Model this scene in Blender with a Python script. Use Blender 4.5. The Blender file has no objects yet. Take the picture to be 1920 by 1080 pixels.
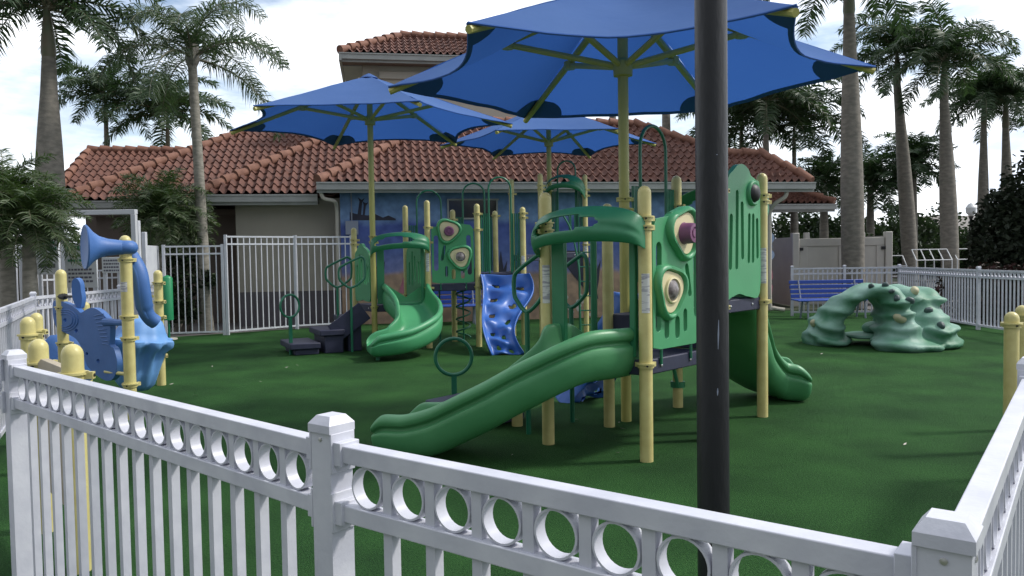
import bpy, math, random
from math import sin, cos, pi, radians, sqrt, atan2, hypot
from mathutils import Vector, Matrix, noise
from mathutils.geometry import tessellate_polygon
random.seed(7)
SC = bpy.context.scene
COL = SC.collection
V = Vector
# ------------------------------------------------------------------ camera
F = 1482.0
EYE = V((0, 0, 1.6))
RM = Matrix.Rotation(radians(90 - 2.32), 3, 'X') @ Matrix.Rotation(radians(-0.9), 3, 'Z')
cam = bpy.data.cameras.new('camera'); camo = bpy.data.objects.new('camera', cam); COL.objects.link(camo)
cam.sensor_width = 36; cam.lens = 36 * F / 1920; cam.clip_start = .05; cam.clip_end = 2000
camo.matrix_world = Matrix.Translation(EYE) @ RM.to_4x4()
SC.camera = camo
def ray(px, py): return RM @ V((px - 960, 540 - py, -F))
def at(px, py, Y):
    """world point seen at a pixel of the 1920x1080 photograph, at depth Y"""
    v = ray(px, py); return EYE + v * (Y / v.y)
def gnd(px, py, z=0.0):
    v = ray(px, py); return EYE + v * ((z - 1.6) / v.z)
# ------------------------------------------------------------------ world, sun, exposure
SUN_AZ, SUN_EL = 84, 46
w = bpy.data.worlds.new("World"); SC.world = w; w.use_nodes = True
nt = w.node_tree; N = nt.nodes; L = nt.links
N.clear()
out = N.new('ShaderNodeOutputWorld'); bg = N.new('ShaderNodeBackground'); bg.inputs[1].default_value = 0.115
sky = N.new('ShaderNodeTexSky'); sky.sky_type = 'NISHITA'; sky.sun_disc = False
sky.sun_elevation = radians(SUN_EL); sky.sun_rotation = radians(SUN_AZ); sky.air_density = 1.0; sky.dust_density = 1.0
tc = N.new('ShaderNodeTexCoord'); mp = N.new('ShaderNodeMapping'); mp.inputs['Scale'].default_value = (1, 1, 3.4); mp.inputs['Location'].default_value = (3.1, .4, .2)
no = N.new('ShaderNodeTexNoise'); no.inputs['Scale'].default_value = 3.2; no.inputs['Detail'].default_value = 9; no.inputs['Roughness'].default_value = .58
cr = N.new('ShaderNodeValToRGB'); cr.color_ramp.elements[0].position = .30; cr.color_ramp.elements[1].position = .54
mx = N.new('ShaderNodeMix'); mx.data_type = 'RGBA'
no2 = N.new('ShaderNodeTexNoise'); no2.inputs['Scale'].default_value = 6; no2.inputs['Detail'].default_value = 6
cr2 = N.new('ShaderNodeValToRGB'); cr2.color_ramp.elements[0].color = (5.6, 6.3, 7.6, 1); cr2.color_ramp.elements[1].color = (10.5, 10.8, 11.2, 1)
cr2.color_ramp.elements[0].position = .30; cr2.color_ramp.elements[1].position = .55
L.new(tc.outputs['Generated'], mp.inputs[0]); L.new(mp.outputs[0], no.inputs[0]); L.new(mp.outputs[0], no2.inputs[0])
L.new(no.outputs[0], cr.inputs[0]); L.new(no2.outputs[0], cr2.inputs[0])
mx.inputs[0].default_value = .5
L.new(cr.outputs[0], mx.inputs[0]); L.new(sky.outputs[0], mx.inputs[6]); L.new(cr2.outputs[0], mx.inputs[7])
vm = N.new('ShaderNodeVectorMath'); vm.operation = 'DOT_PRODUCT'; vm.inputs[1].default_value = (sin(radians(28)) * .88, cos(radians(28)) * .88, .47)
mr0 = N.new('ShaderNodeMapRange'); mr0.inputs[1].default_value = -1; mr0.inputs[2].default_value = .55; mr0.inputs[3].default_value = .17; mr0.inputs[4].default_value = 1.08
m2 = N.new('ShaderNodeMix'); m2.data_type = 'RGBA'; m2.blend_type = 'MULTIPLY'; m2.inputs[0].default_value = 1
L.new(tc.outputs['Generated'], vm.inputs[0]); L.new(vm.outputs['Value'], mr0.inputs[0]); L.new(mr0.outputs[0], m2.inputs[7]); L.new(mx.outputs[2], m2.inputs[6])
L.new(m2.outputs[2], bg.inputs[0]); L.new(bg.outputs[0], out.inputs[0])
sl = bpy.data.lights.new('sun', 'SUN'); sl.energy = 2.2; sl.angle = radians(7); sl.color = (1, .96, .89)
so = bpy.data.objects.new('sun', sl); COL.objects.link(so)
sd = V((sin(radians(SUN_AZ)) * cos(radians(SUN_EL)), cos(radians(SUN_AZ)) * cos(radians(SUN_EL)), sin(radians(SUN_EL))))
so.rotation_euler = sd.to_track_quat('Z', 'Y').to_euler(); so.location = sd * 40
SC.view_settings.view_transform = 'Standard'; SC.view_settings.look = 'None'; SC.view_settings.gamma = 1
SC.view_settings.exposure = 0.40
# ------------------------------------------------------------------ materials
def mat(name, col, rough=.5, col2=None, scale=4., detail=4, bump=0., bscale=30., metal=0., spec=.5, lo=.35, hi=.65, transl=None, coord='Object', stretch=None, sat=None):
    m = bpy.data.materials.new(name); m.use_nodes = True
    t = m.node_tree; n = t.nodes; l = t.links
    b = n['Principled BSDF']; b.inputs['Base Color'].default_value = (*col, 1); b.inputs['Roughness'].default_value = rough
    b.inputs['Metallic'].default_value = metal; b.inputs['Specular IOR Level'].default_value = spec
    tc = n.new('ShaderNodeTexCoord'); src = tc.outputs[coord]
    if stretch:
        mp = n.new('ShaderNodeMapping'); mp.inputs['Scale'].default_value = stretch; l.new(src, mp.inputs[0]); src = mp.outputs[0]
    if col2:
        x = n.new('ShaderNodeTexNoise'); x.inputs['Scale'].default_value = scale; x.inputs['Detail'].default_value = detail
        l.new(src, x.inputs[0])
        c = n.new('ShaderNodeValToRGB'); c.color_ramp.elements[0].position = lo; c.color_ramp.elements[1].position = hi
        c.color_ramp.elements[0].color = (*col, 1); c.color_ramp.elements[1].color = (*col2, 1)
        l.new(x.outputs[0], c.inputs[0]); l.new(c.outputs[0], b.inputs['Base Color'])
    if bump:
        x = n.new('ShaderNodeTexNoise'); x.inputs['Scale'].default_value = bscale; x.inputs['Detail'].default_value = 5
        l.new(src, x.inputs[0])
        u = n.new('ShaderNodeBump'); u.inputs['Strength'].default_value = bump; u.inputs['Distance'].default_value = .02
        l.new(x.outputs[0], u.inputs['Height']); l.new(u.outputs[0], b.inputs['Normal'])
    if transl:
        tr = n.new('ShaderNodeBsdfTranslucent'); tr.inputs[0].default_value = (*transl[1], 1)
        ms = n.new('ShaderNodeMixShader'); ms.inputs[0].default_value = transl[0]
        l.new(b.outputs[0], ms.inputs[1]); l.new(tr.outputs[0], ms.inputs[2]); l.new(ms.outputs[0], n['Material Output'].inputs[0])
    return m
def k(c, f): return tuple(x * f for x in c)
M = {}
M['yellow'] = mat('cream_yellow_paint', (.60, .54, .23), .38, (.52, .45, .18), 9, bump=.06, bscale=60)
M['ypipe'] = mat('umbrella_yellow_paint', (.50, .46, .14), .45, (.42, .40, .12), 4)
M['panel'] = mat('panel_green_plastic', (.06, .29, .125), .42, (.07, .33, .145), 2, bump=.08, bscale=120)
M['slide'] = mat('slide_green_plastic', (.062, .24, .098), .40, (.09, .295, .13), 2.2, bump=.05, bscale=90)
M['pipe'] = mat('pipe_green_paint', (.012, .14, .075), .35, (.02, .165, .09), 6)
M['hood'] = mat('hood_green_plastic', (.02, .17, .075), .42, (.03, .2, .09), 3, bump=.06, bscale=90)
M['blue'] = mat('blue_plastic', (.035, .12, .42), .38, (.05, .15, .48), 2.5, bump=.05, bscale=80)
M['blue2'] = mat('butterfly_blue_plastic', (.045, .13, .36), .5, (.055, .15, .40), 5, bump=.1, bscale=100)
M['pblue'] = mat('pale_blue_plastic', (.13, .30, .60), .5, (.16, .34, .66), 3)
M['cream'] = mat('cream_plastic', (.70, .62, .38), .5)
M['purple'] = mat('purple_plastic', (.20, .07, .16), .45)
M['mirror'] = mat('porthole_plastic', (.30, .27, .27), .2, (.10, .08, .08), 20)
M['navy'] = mat('dark_deck_vinyl', (.022, .025, .055), .55, (.03, .033, .07), 6, bump=.1, bscale=150)
M['dark'] = mat('black_rubber', (.015, .015, .018), .5)
M['bolt'] = mat('zinc_bolt', (.6, .6, .6), .3, metal=.8)
M['sticker'] = mat('white_sticker', (.62, .62, .60), .6, (.34, .34, .38), 70, lo=.52, hi=.56, stretch=(.12, .12, 1))
M['vinyl'] = mat('white_fence_paint', (.60, .61, .67), .38, (.50, .51, .58), 9, detail=10, bump=.05, bscale=70)
M['vinyl2'] = mat('white_metal_fence_paint', (.62, .64, .68), .4, (.55, .57, .62), 5)
M['tanvinyl'] = mat('cream_vinyl_gate', (.52, .50, .46), .5, (.48, .46, .43), 3)
M['pole'] = mat('black_pole_paint', (.007, .0075, .010), .42, (.013, .0135, .017), 3, bump=.15, bscale=50, stretch=(1, 1, .3))
M['benchblue'] = mat('bench_blue_coating', (.03, .08, .36), .45)
M['canopy'] = mat('blue_shade_fabric', (.10, .19, .44), .85, (.085, .17, .42), .9, bump=.35, bscale=5, spec=.1, transl=(.34, (.04, .13, .46)))
M['hem'] = mat('navy_fabric_patch', (.05, .115, .34), .9, spec=.1)
M['rock'] = mat('marbled_green_rock_plastic', (.21, .36, .30), .55, (.05, .19, .10), 1.7, lo=.34, hi=.66, bump=.15, bscale=40, stretch=(1, 1, 1.6))
M['rockmark'] = mat('yellow_rock_hold', (.40, .38, .24), .6)
M['rockdark'] = mat('dark_rock_hold', (.04, .07, .07), .5)
M['tanpanel'] = mat('tan_panel_plastic', (.42, .36, .26), .5, (.36, .3, .22), 6)
M['drumgreen'] = mat('drum_green_plastic', (.02, .25, .10), .4)
M['tile'] = mat('terracotta_tile', (.082, .033, .024), .75, (.168, .068, .046), 5.5, detail=8, lo=.3, hi=.7, bump=.3, bscale=40)
M['tilecap'] = mat('terracotta_cap', (.17, .075, .05), .8, (.24, .115, .078), 5, detail=8, bump=.3, bscale=30)
M['fascia'] = mat('grey_gutter_paint', (.36, .37, .36), .4, (.31, .32, .31), 3)
M['soffit'] = mat('soffit_paint', (.22, .18, .155), .8)
M['stucco'] = mat('cream_stucco', (.40, .37, .31), .9, (.36, .335, .28), 1.2, bump=.3, bscale=90)
M['stucco2'] = mat('brown_stucco', (.15, .12, .105), .9, (.13, .105, .09), 1.5, bump=.3, bscale=90)
M['dado'] = mat('dark_dado_paint', (.13, .12, .13), .8, (.11, .10, .11), 2)
M['stone'] = mat('pale_stone_trim', (.52, .49, .43), .8)
M['window'] = mat('dark_window_glass', (.015, .018, .02), .12)
M['box'] = mat('grey_meter_box', (.25, .28, .36), .5)
M['bark'] = mat('royal_palm_bark', (.24, .22, .19), .9, (.16, .15, .13), 6, detail=8, bump=.4, bscale=25, stretch=(1, 1, 2.2), lo=.35, hi=.62)
M['bark2'] = mat('queen_palm_bark', (.30, .28, .24), .9, (.19, .18, .15), 7, detail=6, bump=.4, bscale=25, stretch=(1, 1, 3))
M['shaft'] = mat('green_crownshaft', (.12, .14, .08), .5, (.17, .14, .10), 4)
M['tower'] = mat('pale_tower_stucco', (.55, .51, .44), .9, (.50, .46, .39), 1.2, bump=.3, bscale=90)
M['leaf'] = mat('royal_palm_leaf', (.022, .048, .020), .5, (.045, .085, .035), 2.5, spec=.5, transl=(.22, (.06, .13, .03)))
M['leaf2'] = mat('queen_palm_leaf', (.035, .062, .030), .5, (.06, .095, .045), 3, transl=(.25, (.08, .15, .04)))
M['leaf3'] = mat('date_palm_leaf', (.025, .055, .018), .5, (.06, .09, .03), 3, transl=(.25, (.08, .15, .03)))
M['leaf4'] = mat('shrub_leaf', (.012, .026, .012), .6, (.03, .05, .02), 4, transl=(.15, (.04, .08, .02)))
M['leaf5'] = mat('dark_hedge_leaf', (.010, .020, .009), .6, (.022, .034, .014), 4)
M['leafred'] = mat('maroon_hedge_leaf', (.05, .012, .015), .6, (.03, .03, .015), 4)
M['twig'] = mat('grey_twig_bark', (.12, .10, .085), .9)
M['paving'] = mat('grey_brown_paving', (.12, .11, .11), .85, (.16, .15, .145), 3, detail=8)
M['ground'] = mat('lawn_ground', (.04, .06, .025), .95, (.07, .075, .045), .7, detail=10)
M['signwhite'] = mat('white_sign_face', (.6, .62, .64), .5)
M['signgreen'] = mat('green_sign_print', (.03, .22, .13), .5)
M['signgrey'] = mat('grey_sign_print', (.12, .12, .15), .5)
M['whiteframe'] = mat('white_steel_frame', (.55, .57, .60), .4)
M['roofgrey'] = mat('far_grey_roof', (.22, .20, .19), .8, (.28, .26, .24), 3)
M['coral'] = mat('pink_mural_paint', (.36, .12, .17), .85, (.42, .17, .22), 6)
M['hill'] = mat('dark_mural_paint', (.035, .035, .055), .85, (.05, .05, .08), 3)
M['muralwhite'] = mat('pale_mural_paint', (.30, .38, .52), .85, (.2, .28, .46), 9)
M['red'] = mat('red_mural_paint', (.40, .03, .06), .8)
# turf
m = mat('artificial_turf', (.016, .070, .017), .9, (.040, .128, .032), 75, detail=8, spec=.15)
t = m.node_tree; n = t.nodes; l = t.links; b = n['Principled BSDF']
tc = n.new('ShaderNodeTexCoord')
x1 = n.new('ShaderNodeTexNoise'); x1.inputs['Scale'].default_value = 1.1; x1.inputs['Detail'].default_value = 6
c1 = n.new('ShaderNodeValToRGB'); c1.color_ramp.elements[0].position = .35; c1.color_ramp.elements[1].position = .65
c1.color_ramp.elements[0].color = (.62, .66, .66, 1); c1.color_ramp.elements[1].color = (1.2, 1.15, 1.1, 1)
l.new(tc.outputs['Object'], x1.inputs[0]); l.new(x1.outputs[0], c1.inputs[0])
mm = n.new('ShaderNodeMix'); mm.data_type = 'RGBA'; mm.blend_type = 'MULTIPLY'; mm.inputs[0].default_value = 1
old = b.inputs['Base Color'].links[0].from_socket
l.new(old, mm.inputs[6]); l.new(c1.outputs[0], mm.inputs[7]); l.new(mm.outputs[2], b.inputs['Base Color'])
x2 = n.new('ShaderNodeTexNoise'); x2.inputs['Scale'].default_value = 110; x2.inputs['Detail'].default_value = 4
mp = n.new('ShaderNodeMapping'); mp.inputs['Scale'].default_value = (1.6, .7, 1); l.new(tc.outputs['Object'], mp.inputs[0]); l.new(mp.outputs[0], x2.inputs[0])
bu = n.new('ShaderNodeBump'); bu.inputs['Strength'].default_value = 1; bu.inputs['Distance'].default_value = .03
l.new(x2.outputs[0], bu.inputs['Height']); l.new(bu.outputs[0], b.inputs['Normal'])
M['turf'] = m
# mural wall: sand, sea, sky bands painted on the wall
m = bpy.data.materials.new('painted_mural_wall'); m.use_nodes = True
t = m.node_tree; n = t.nodes; l = t.links; b = n['Principled BSDF']; b.inputs['Roughness'].default_value = .8
tc = n.new('ShaderNodeTexCoord'); sp = n.new('ShaderNodeSeparateXYZ'); l.new(tc.outputs['Object'], sp.inputs[0])
nn = n.new('ShaderNodeTexNoise'); nn.inputs['Scale'].default_value = .9; nn.inputs['Detail'].default_value = 5; l.new(tc.outputs['Object'], nn.inputs[0])
ma = n.new('ShaderNodeMath'); ma.operation = 'MULTIPLY_ADD'; ma.inputs[1].default_value = .5; l.new(nn.outputs[0], ma.inputs[0])
ad = n.new('ShaderNodeMath'); ad.operation = 'SUBTRACT'; ad.inputs[1].default_value = .25
l.new(sp.outputs[2], ma.inputs[2]); l.new(ma.outputs[0], ad.inputs[0])
mr = n.new('ShaderNodeMapRange'); mr.inputs[1].default_value = 0; mr.inputs[2].default_value = 3.4; l.new(ad.outputs[0], mr.inputs[0])
r = n.new('ShaderNodeValToRGB'); e = r.color_ramp.elements
e[0].position = 0; e[0].color = (.36, .25, .17, 1); e[1].position = 1; e[1].color = (.07, .16, .38, 1)
for p, c in ((.33, (.36, .25, .18)), (.37, (.17, .20, .40)), (.5, (.09, .14, .36)), (.70, (.07, .11, .36)), (.76, (.18, .30, .52)), (.88, (.16, .28, .52))):
    q = e.new(p); q.color = (*c, 1)
l.new(mr.outputs[0], r.inputs[0])
nm = n.new('ShaderNodeTexNoise'); nm.inputs['Scale'].default_value = 5; nm.inputs['Detail'].default_value = 6; l.new(tc.outputs['Object'], nm.inputs[0])
cm = n.new('ShaderNodeValToRGB'); cm.color_ramp.elements[0].color = (.8, .8, .82, 1); cm.color_ramp.elements[1].color = (1.25, 1.2, 1.15, 1)
cm.color_ramp.elements[0].position = .35; cm.color_ramp.elements[1].position = .66
l.new(nm.outputs[0], cm.inputs[0])
mm = n.new('ShaderNodeMix'); mm.data_type = 'RGBA'; mm.blend_type = 'MULTIPLY'; mm.inputs[0].default_value = 1
l.new(r.outputs[0], mm.inputs[6]); l.new(cm.outputs[0], mm.inputs[7]); l.new(mm.outputs[2], b.inputs['Base Color'])
M['mural'] = m
# ------------------------------------------------------------------ objects
def tag(o, label=None, cat=None, group=None, kind=None):
    if label: o['label'] = label
    if cat: o['category'] = cat
    if group: o['group'] = group
    if kind: o['kind'] = kind
    return o
def empty(name, loc, label, cat, group=None, rz=0):
    o = bpy.data.objects.new(name, None); COL.objects.link(o); o.location = loc; o.rotation_euler = (0, 0, rz); o.empty_display_size = .2
    return tag(o, label, cat, group)
def origin(o):
    p = V((0, 0, 0))
    while o is not None: p += o.location; o = o.parent
    return p
def linkobj(name, me, parent=None, loc=(0, 0, 0), rz=0, scale=None):
    o = bpy.data.objects.new(name, me); COL.objects.link(o); o.parent = parent; o.location = loc; o.rotation_euler = (0, 0, rz)
    if scale: o.scale = scale
    return o
def copy_tree(o, parent=None):
    c = o.copy(); COL.objects.link(c); c.parent = parent
    for ch in [x for x in COL.objects if x.parent == o]: copy_tree(ch, c)
    return c
class MB:
    def __init__(s): s.v = []; s.f = []
    def add(s, vs, fs):
        b = len(s.v); s.v += [V(x) for x in vs]; s.f += [tuple(b + i for i in f) for f in fs]; return s
    def box(s, c, sz, rz=0, mtx=None):
        x, y, z = (a / 2 for a in sz); R = mtx or Matrix.Rotation(rz, 3, 'Z'); c = V(c)
        vs = [c + R @ V((a * x, b * y, d * z)) for a in (-1, 1) for b in (-1, 1) for d in (-1, 1)]
        return s.add(vs, [(0, 1, 3, 2), (4, 6, 7, 5), (0, 4, 5, 1), (2, 3, 7, 6), (0, 2, 6, 4), (1, 5, 7, 3)])
    def beam(s, p0, p1, wd, h, up=V((0, 0, 1))):
        p0 = V(p0); p1 = V(p1); d = (p1 - p0); ln = d.length; d.normalize(); sd = d.cross(up).normalized(); u = sd.cross(d)
        R = Matrix((d, sd, u)).transposed()
        return s.box((p0 + p1) / 2, (ln, wd, h), mtx=R)
    def frame(s, d, up=V((0, 0, 1))):
        d = d.normalized()
        if abs(d.dot(up)) > .98: up = V((0, 1, 0))
        a = d.cross(up).normalized(); return a, a.cross(d).normalized()
    def tube(s, pts, r, n=8, closed=False, caps=True):
        pts = [V(p) for p in pts]; m = len(pts); rs = r if isinstance(r, (list, tuple)) else [r] * m
        b = len(s.v); pa = None
        for i, p in enumerate(pts):
            d = (pts[(i + 1) % m] - pts[i - 1]) if closed else (pts[min(i + 1, m - 1)] - pts[max(i - 1, 0)])
            d.normalize()
            if pa is None: a, c = s.frame(d)
            else: a = (pa - d * pa.dot(d)).normalized(); c = a.cross(d)
            pa = a
            for j in range(n):
                t = 2 * pi * j / n; s.v.append(p + (a * cos(t) + c * sin(t)) * rs[i])
        for i in range(m if closed else m - 1):
            for j in range(n):
                i2 = (i + 1) % m; j2 = (j + 1) % n
                s.f.append((b + i * n + j, b + i * n + j2, b + i2 * n + j2, b + i2 * n + j))
        if not closed and caps:
            s.f.append(tuple(b + j for j in range(n))[::-1]); s.f.append(tuple(b + (m - 1) * n + j for j in range(n)))
        return s
    def lathe(s, prof, c=(0, 0, 0), n=16, mtx=None, rf=None):
        """prof: (r, h) list about local z"""
        c = V(c); R = mtx or Matrix.Identity(3); b = len(s.v)
        for i, (r, h) in enumerate(prof):
            for j in range(n):
                t = 2 * pi * j / n; q = rf(t, i) if rf else 1
                s.v.append(c + R @ V((r * q * cos(t), r * q * sin(t), h)))
        for i in range(len(prof) - 1):
            for j in range(n):
                j2 = (j + 1) % n; s.f.append((b + i * n + j, b + i * n + j2, b + (i + 1) * n + j2, b + (i + 1) * n + j))
        if prof[0][0] > 1e-4: s.f.append(tuple(b + j for j in range(n))[::-1])
        if prof[-1][0] > 1e-4: s.f.append(tuple(b + (len(prof) - 1) * n + j for j in range(n)))
        return s
    def grid(s, rows, closed_u=False, flip=False):
        b = len(s.v); nu = len(rows[0])
        for r in rows: s.v += [V(p) for p in r]
        for i in range(len(rows) - 1):
            for j in range(nu if closed_u else nu - 1):
                j2 = (j + 1) % nu; q = (b + i * nu + j, b + i * nu + j2, b + (i + 1) * nu + j2, b + (i + 1) * nu + j)
                s.f.append(q[::-1] if flip else q)
        return s
    def plate(s, polys, th, fn):
        """outline + holes in 2D, extruded; fn(u, w, t) gives the 3D point"""
        polys = [[V((p[0], p[1], 0)) for p in q] for q in polys]
        tris = tessellate_polygon(polys); flat = [p for q in polys for p in q]; m = len(flat); b = len(s.v)
        s.v += [fn(p.x, p.y, -th / 2) for p in flat] + [fn(p.x, p.y, th / 2) for p in flat]
        for a, c, d in tris: s.f.append((b + a, b + c, b + d)); s.f.append((b + m + d, b + m + c, b + m + a))
        o = 0
        for q in polys:
            for i in range(len(q)):
                j = (i + 1) % len(q); s.f.append((b + o + i, b + o + j, b + m + o + j, b + m + o + i))
            o += len(q)
        return s
    def mesh(s, name, m, smooth=True, off=V((0, 0, 0)), ang=35):
        me = bpy.data.meshes.new(name); me.from_pydata([v - off for v in s.v], [], s.f); me.update()
        for x in (m if isinstance(m, list) else [m]): me.materials.append(x)
        if smooth:
            me.polygons.foreach_set('use_smooth', [True] * len(me.polygons)); me.set_sharp_from_angle(angle=radians(ang))
        return me
    def build(s, name, m, parent=None, smooth=True, bevel=0, ang=35, fix=False, subsurf=0):
        me = s.mesh(name, m, smooth, origin(parent) if parent else V((0, 0, 0)), ang)
        if fix:
            import bmesh
            bm = bmesh.new(); bm.from_mesh(me); bmesh.ops.remove_doubles(bm, verts=bm.verts, dist=1e-5); bmesh.ops.recalc_face_normals(bm, faces=bm.faces); bm.to_mesh(me); bm.free()
        o = linkobj(name, me, parent)
        if bevel:
            q = o.modifiers.new('bevel', 'BEVEL'); q.width = bevel; q.segments = 2; q.limit_method = 'ANGLE'; q.angle_limit = radians(40)
        if subsurf:
            q = o.modifiers.new('sub', 'SUBSURF'); q.levels = q.render_levels = subsurf
        return o
def cat_curve(pts, n=6, closed=False):
    """smooth Catmull-Rom through points"""
    P = [V(p) for p in pts]; m = len(P); o = []
    for i in range(m if closed else m - 1):
        if closed: a, b, c, d = P[i - 1], P[i], P[(i + 1) % m], P[(i + 2) % m]
        else: a, b, c, d = P[max(i - 1, 0)], P[i], P[i + 1], P[min(i + 2, m - 1)]
        for j in range(n):
            t = j / n; o.append(.5 * ((2 * b) + (c - a) * t + (2 * a - 5 * b + 4 * c - d) * t * t + (3 * b - a - 3 * c + d) * t ** 3))
    if not closed: o.append(P[-1])
    return o
def lerp(a, b, t): return a + (b - a) * t
def interp(tab, t):
    for (a, x), (b, y) in zip(tab, tab[1:]):
        if t <= b:
            i = tab.index((a, x)); u = (t - a) / (b - a); h = b - a
            def sl(j):
                if j <= 0 or j >= len(tab) - 1: j0, j1 = max(0, j - 1), min(len(tab) - 1, j + 1); return (tab[j1][1] - tab[j0][1]) / (tab[j1][0] - tab[j0][0])
                s0 = (tab[j][1] - tab[j - 1][1]) / (tab[j][0] - tab[j - 1][0]); s1 = (tab[j + 1][1] - tab[j][1]) / (tab[j + 1][0] - tab[j][0])
                return 0 if s0 * s1 <= 0 else 2 * s0 * s1 / (s0 + s1)
            m0, m1 = sl(i) * h, sl(i + 1) * h
            return (2 * u ** 3 - 3 * u * u + 1) * x + (u ** 3 - 2 * u * u + u) * m0 + (3 * u * u - 2 * u ** 3) * y + (u ** 3 - u * u) * m1
    return tab[-1][1]
def wall_fn(p0, p1, z0=0):
    """vertical plane frame from p0 to p1: (u along, w up, t toward camera side)"""
    p0 = V((p0[0], p0[1], 0)); p1 = V((p1[0], p1[1], 0)); d = (p1 - p0).normalized(); nn = V((d.y, -d.x, 0))
    return lambda u, w, t=0: p0 + d * u + V((0, 0, z0 + w)) + nn * t
def on_wall(px, py, p0, p1):
    """(u, z) where the pixel's ray meets the vertical plane through p0 p1"""
    p0 = V((p0[0], p0[1], 0)); p1 = V((p1[0], p1[1], 0)); d = (p1 - p0).normalized(); nn = V((d.y, -d.x, 0))
    v = ray(px, py); s = (p0 - EYE).dot(nn) / v.dot(nn); q = EYE + v * s
    return ((q - p0).dot(d), q.z)
# ================================================================== SETTING
def sheet(name, pts, z, m, label=None):
    o = MB().add([(p[0], p[1], z) for p in pts], [tuple(range(len(pts)))]).build(name, m, smooth=False)
    return tag(o, label, None, None, 'structure')
sheet('ground', [(-400, -60), (400, -60), (400, 700), (-400, 700)], -.03, M['ground'])
TL = gnd(312, 632); 
sheet('turf', [(-3.2, 2.6), (-1.2, .6), (1.2, .3), (10.5, 12), (9.6, 15), (9.6, 20.2), (7.3, 21.6), (-4.1, 19.5), (-4.3, 18.7), (-7.3, 16.6), (-6.6, 14), (-6.25, 12), (-6.1, 9.7), (-4.7, 6.2)], 0, M['turf'])
sheet('pavement', [(9.75, 9), (20, 9), (24, 40), (9.9, 40), (9.75, 20)], -.012, M['paving'])
sheet('path', [(-22, 9), (-6.35, 9), (-6.4, 12.2), (-7.4, 16.7), (-4.2, 18.9), (-4.2, 22), (-22, 22)], -.014, M['paving'])
# ------------------------------------------------------------------ building
E = V((.986, .168, 0)).normalized(); NN = V((-E.y, E.x, 0)); BO = V((-4.1, 19.05, 0))
def B(a, d, z): return BO + E * a + NN * d + V((0, 0, z))
bld = empty('clubhouse', BO, 'single storey building with terracotta tile roofs, sea mural wall and small upper tower', 'building')
RB = Matrix((E, NN, V((0, 0, 1)))).transposed()
def bbox(mb, a0, a1, d0, d1, z0, z1):
    return mb.box(B((a0 + a1) / 2, (d0 + d1) / 2, (z0 + z1) / 2), (abs(a1 - a0), abs(d1 - d0), z1 - z0), mtx=RB)
mw = bbox(MB(), 0, 11.0, 0, 8, 0, 3.32).build('wall', M['mural'], bld, smooth=False); tag(mw, 'wall painted with a blue sea and sand mural')
bbox(MB(), -2.5, -.003, .55, 7, .82, 3.1).build('wall', M['stucco'], bld, smooth=False)
bbox(MB(), -2.503, -.003, .547, 7, -.02, .82).build('dado', M['dado'], bld, smooth=False)
bbox(MB(), -6.1, -2.51, 1.95, 7, -.02, 3.1).build('wall', M['stucco2'], bld, smooth=False)
bbox(MB(), -7.5, -6.11, 5.4, 9, -.02, 3.7).build('wall', M['stucco2'], bld, smooth=False)
bbox(MB(), 11.01, 12.4, 5, 9, -.02, 3.1).build('wall', M['stucco2'], bld, smooth=False)
bbox(MB(), 11.2, 12.1, 4.2, 4.99, 2.25, 2.75).build('lintel', M['stone'], bld, smooth=False)
bbox(MB(), 12.6, 13.0, 4.2, 4.6, -.02, 3.1).build('column', M['stone'], bld, smooth=False)
bbox(MB(), -7.6, -.5, 1.6, 1.94, 2.75, 2.9).build('lintel', M['stucco2'], bld, smooth=False)
bbox(MB(), .55, 6.2, 4.5, 9, 3.5, 7.3).build('tower_wall', M['tower'], bld, smooth=False)
pl = MB(); bbox(pl, .5, .95, 4.42, 4.49, 4, 6.75); bbox(pl, .42, 1.03, 4.34, 4.49, 6.75, 6.9); bbox(pl, .46, .99, 4.38, 4.49, 6.62, 6.745); pl.build('pilaster', M['stone'], bld, smooth=False)
bbox(MB(), 1.035, 6.25, 4.40, 4.49, 6.9, 7.1).build('cornice', M['stone'], bld, smooth=False)
def inpoly(x, y, P):
    c = False
    for i in range(len(P)):
        (x1, y1), (x2, y2) = P[i - 1], P[i]
        if (y1 > y) != (y2 > y) and x < (x2 - x1) * (y - y1) / (y2 - y1) + x1: c = not c
    return c
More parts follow.
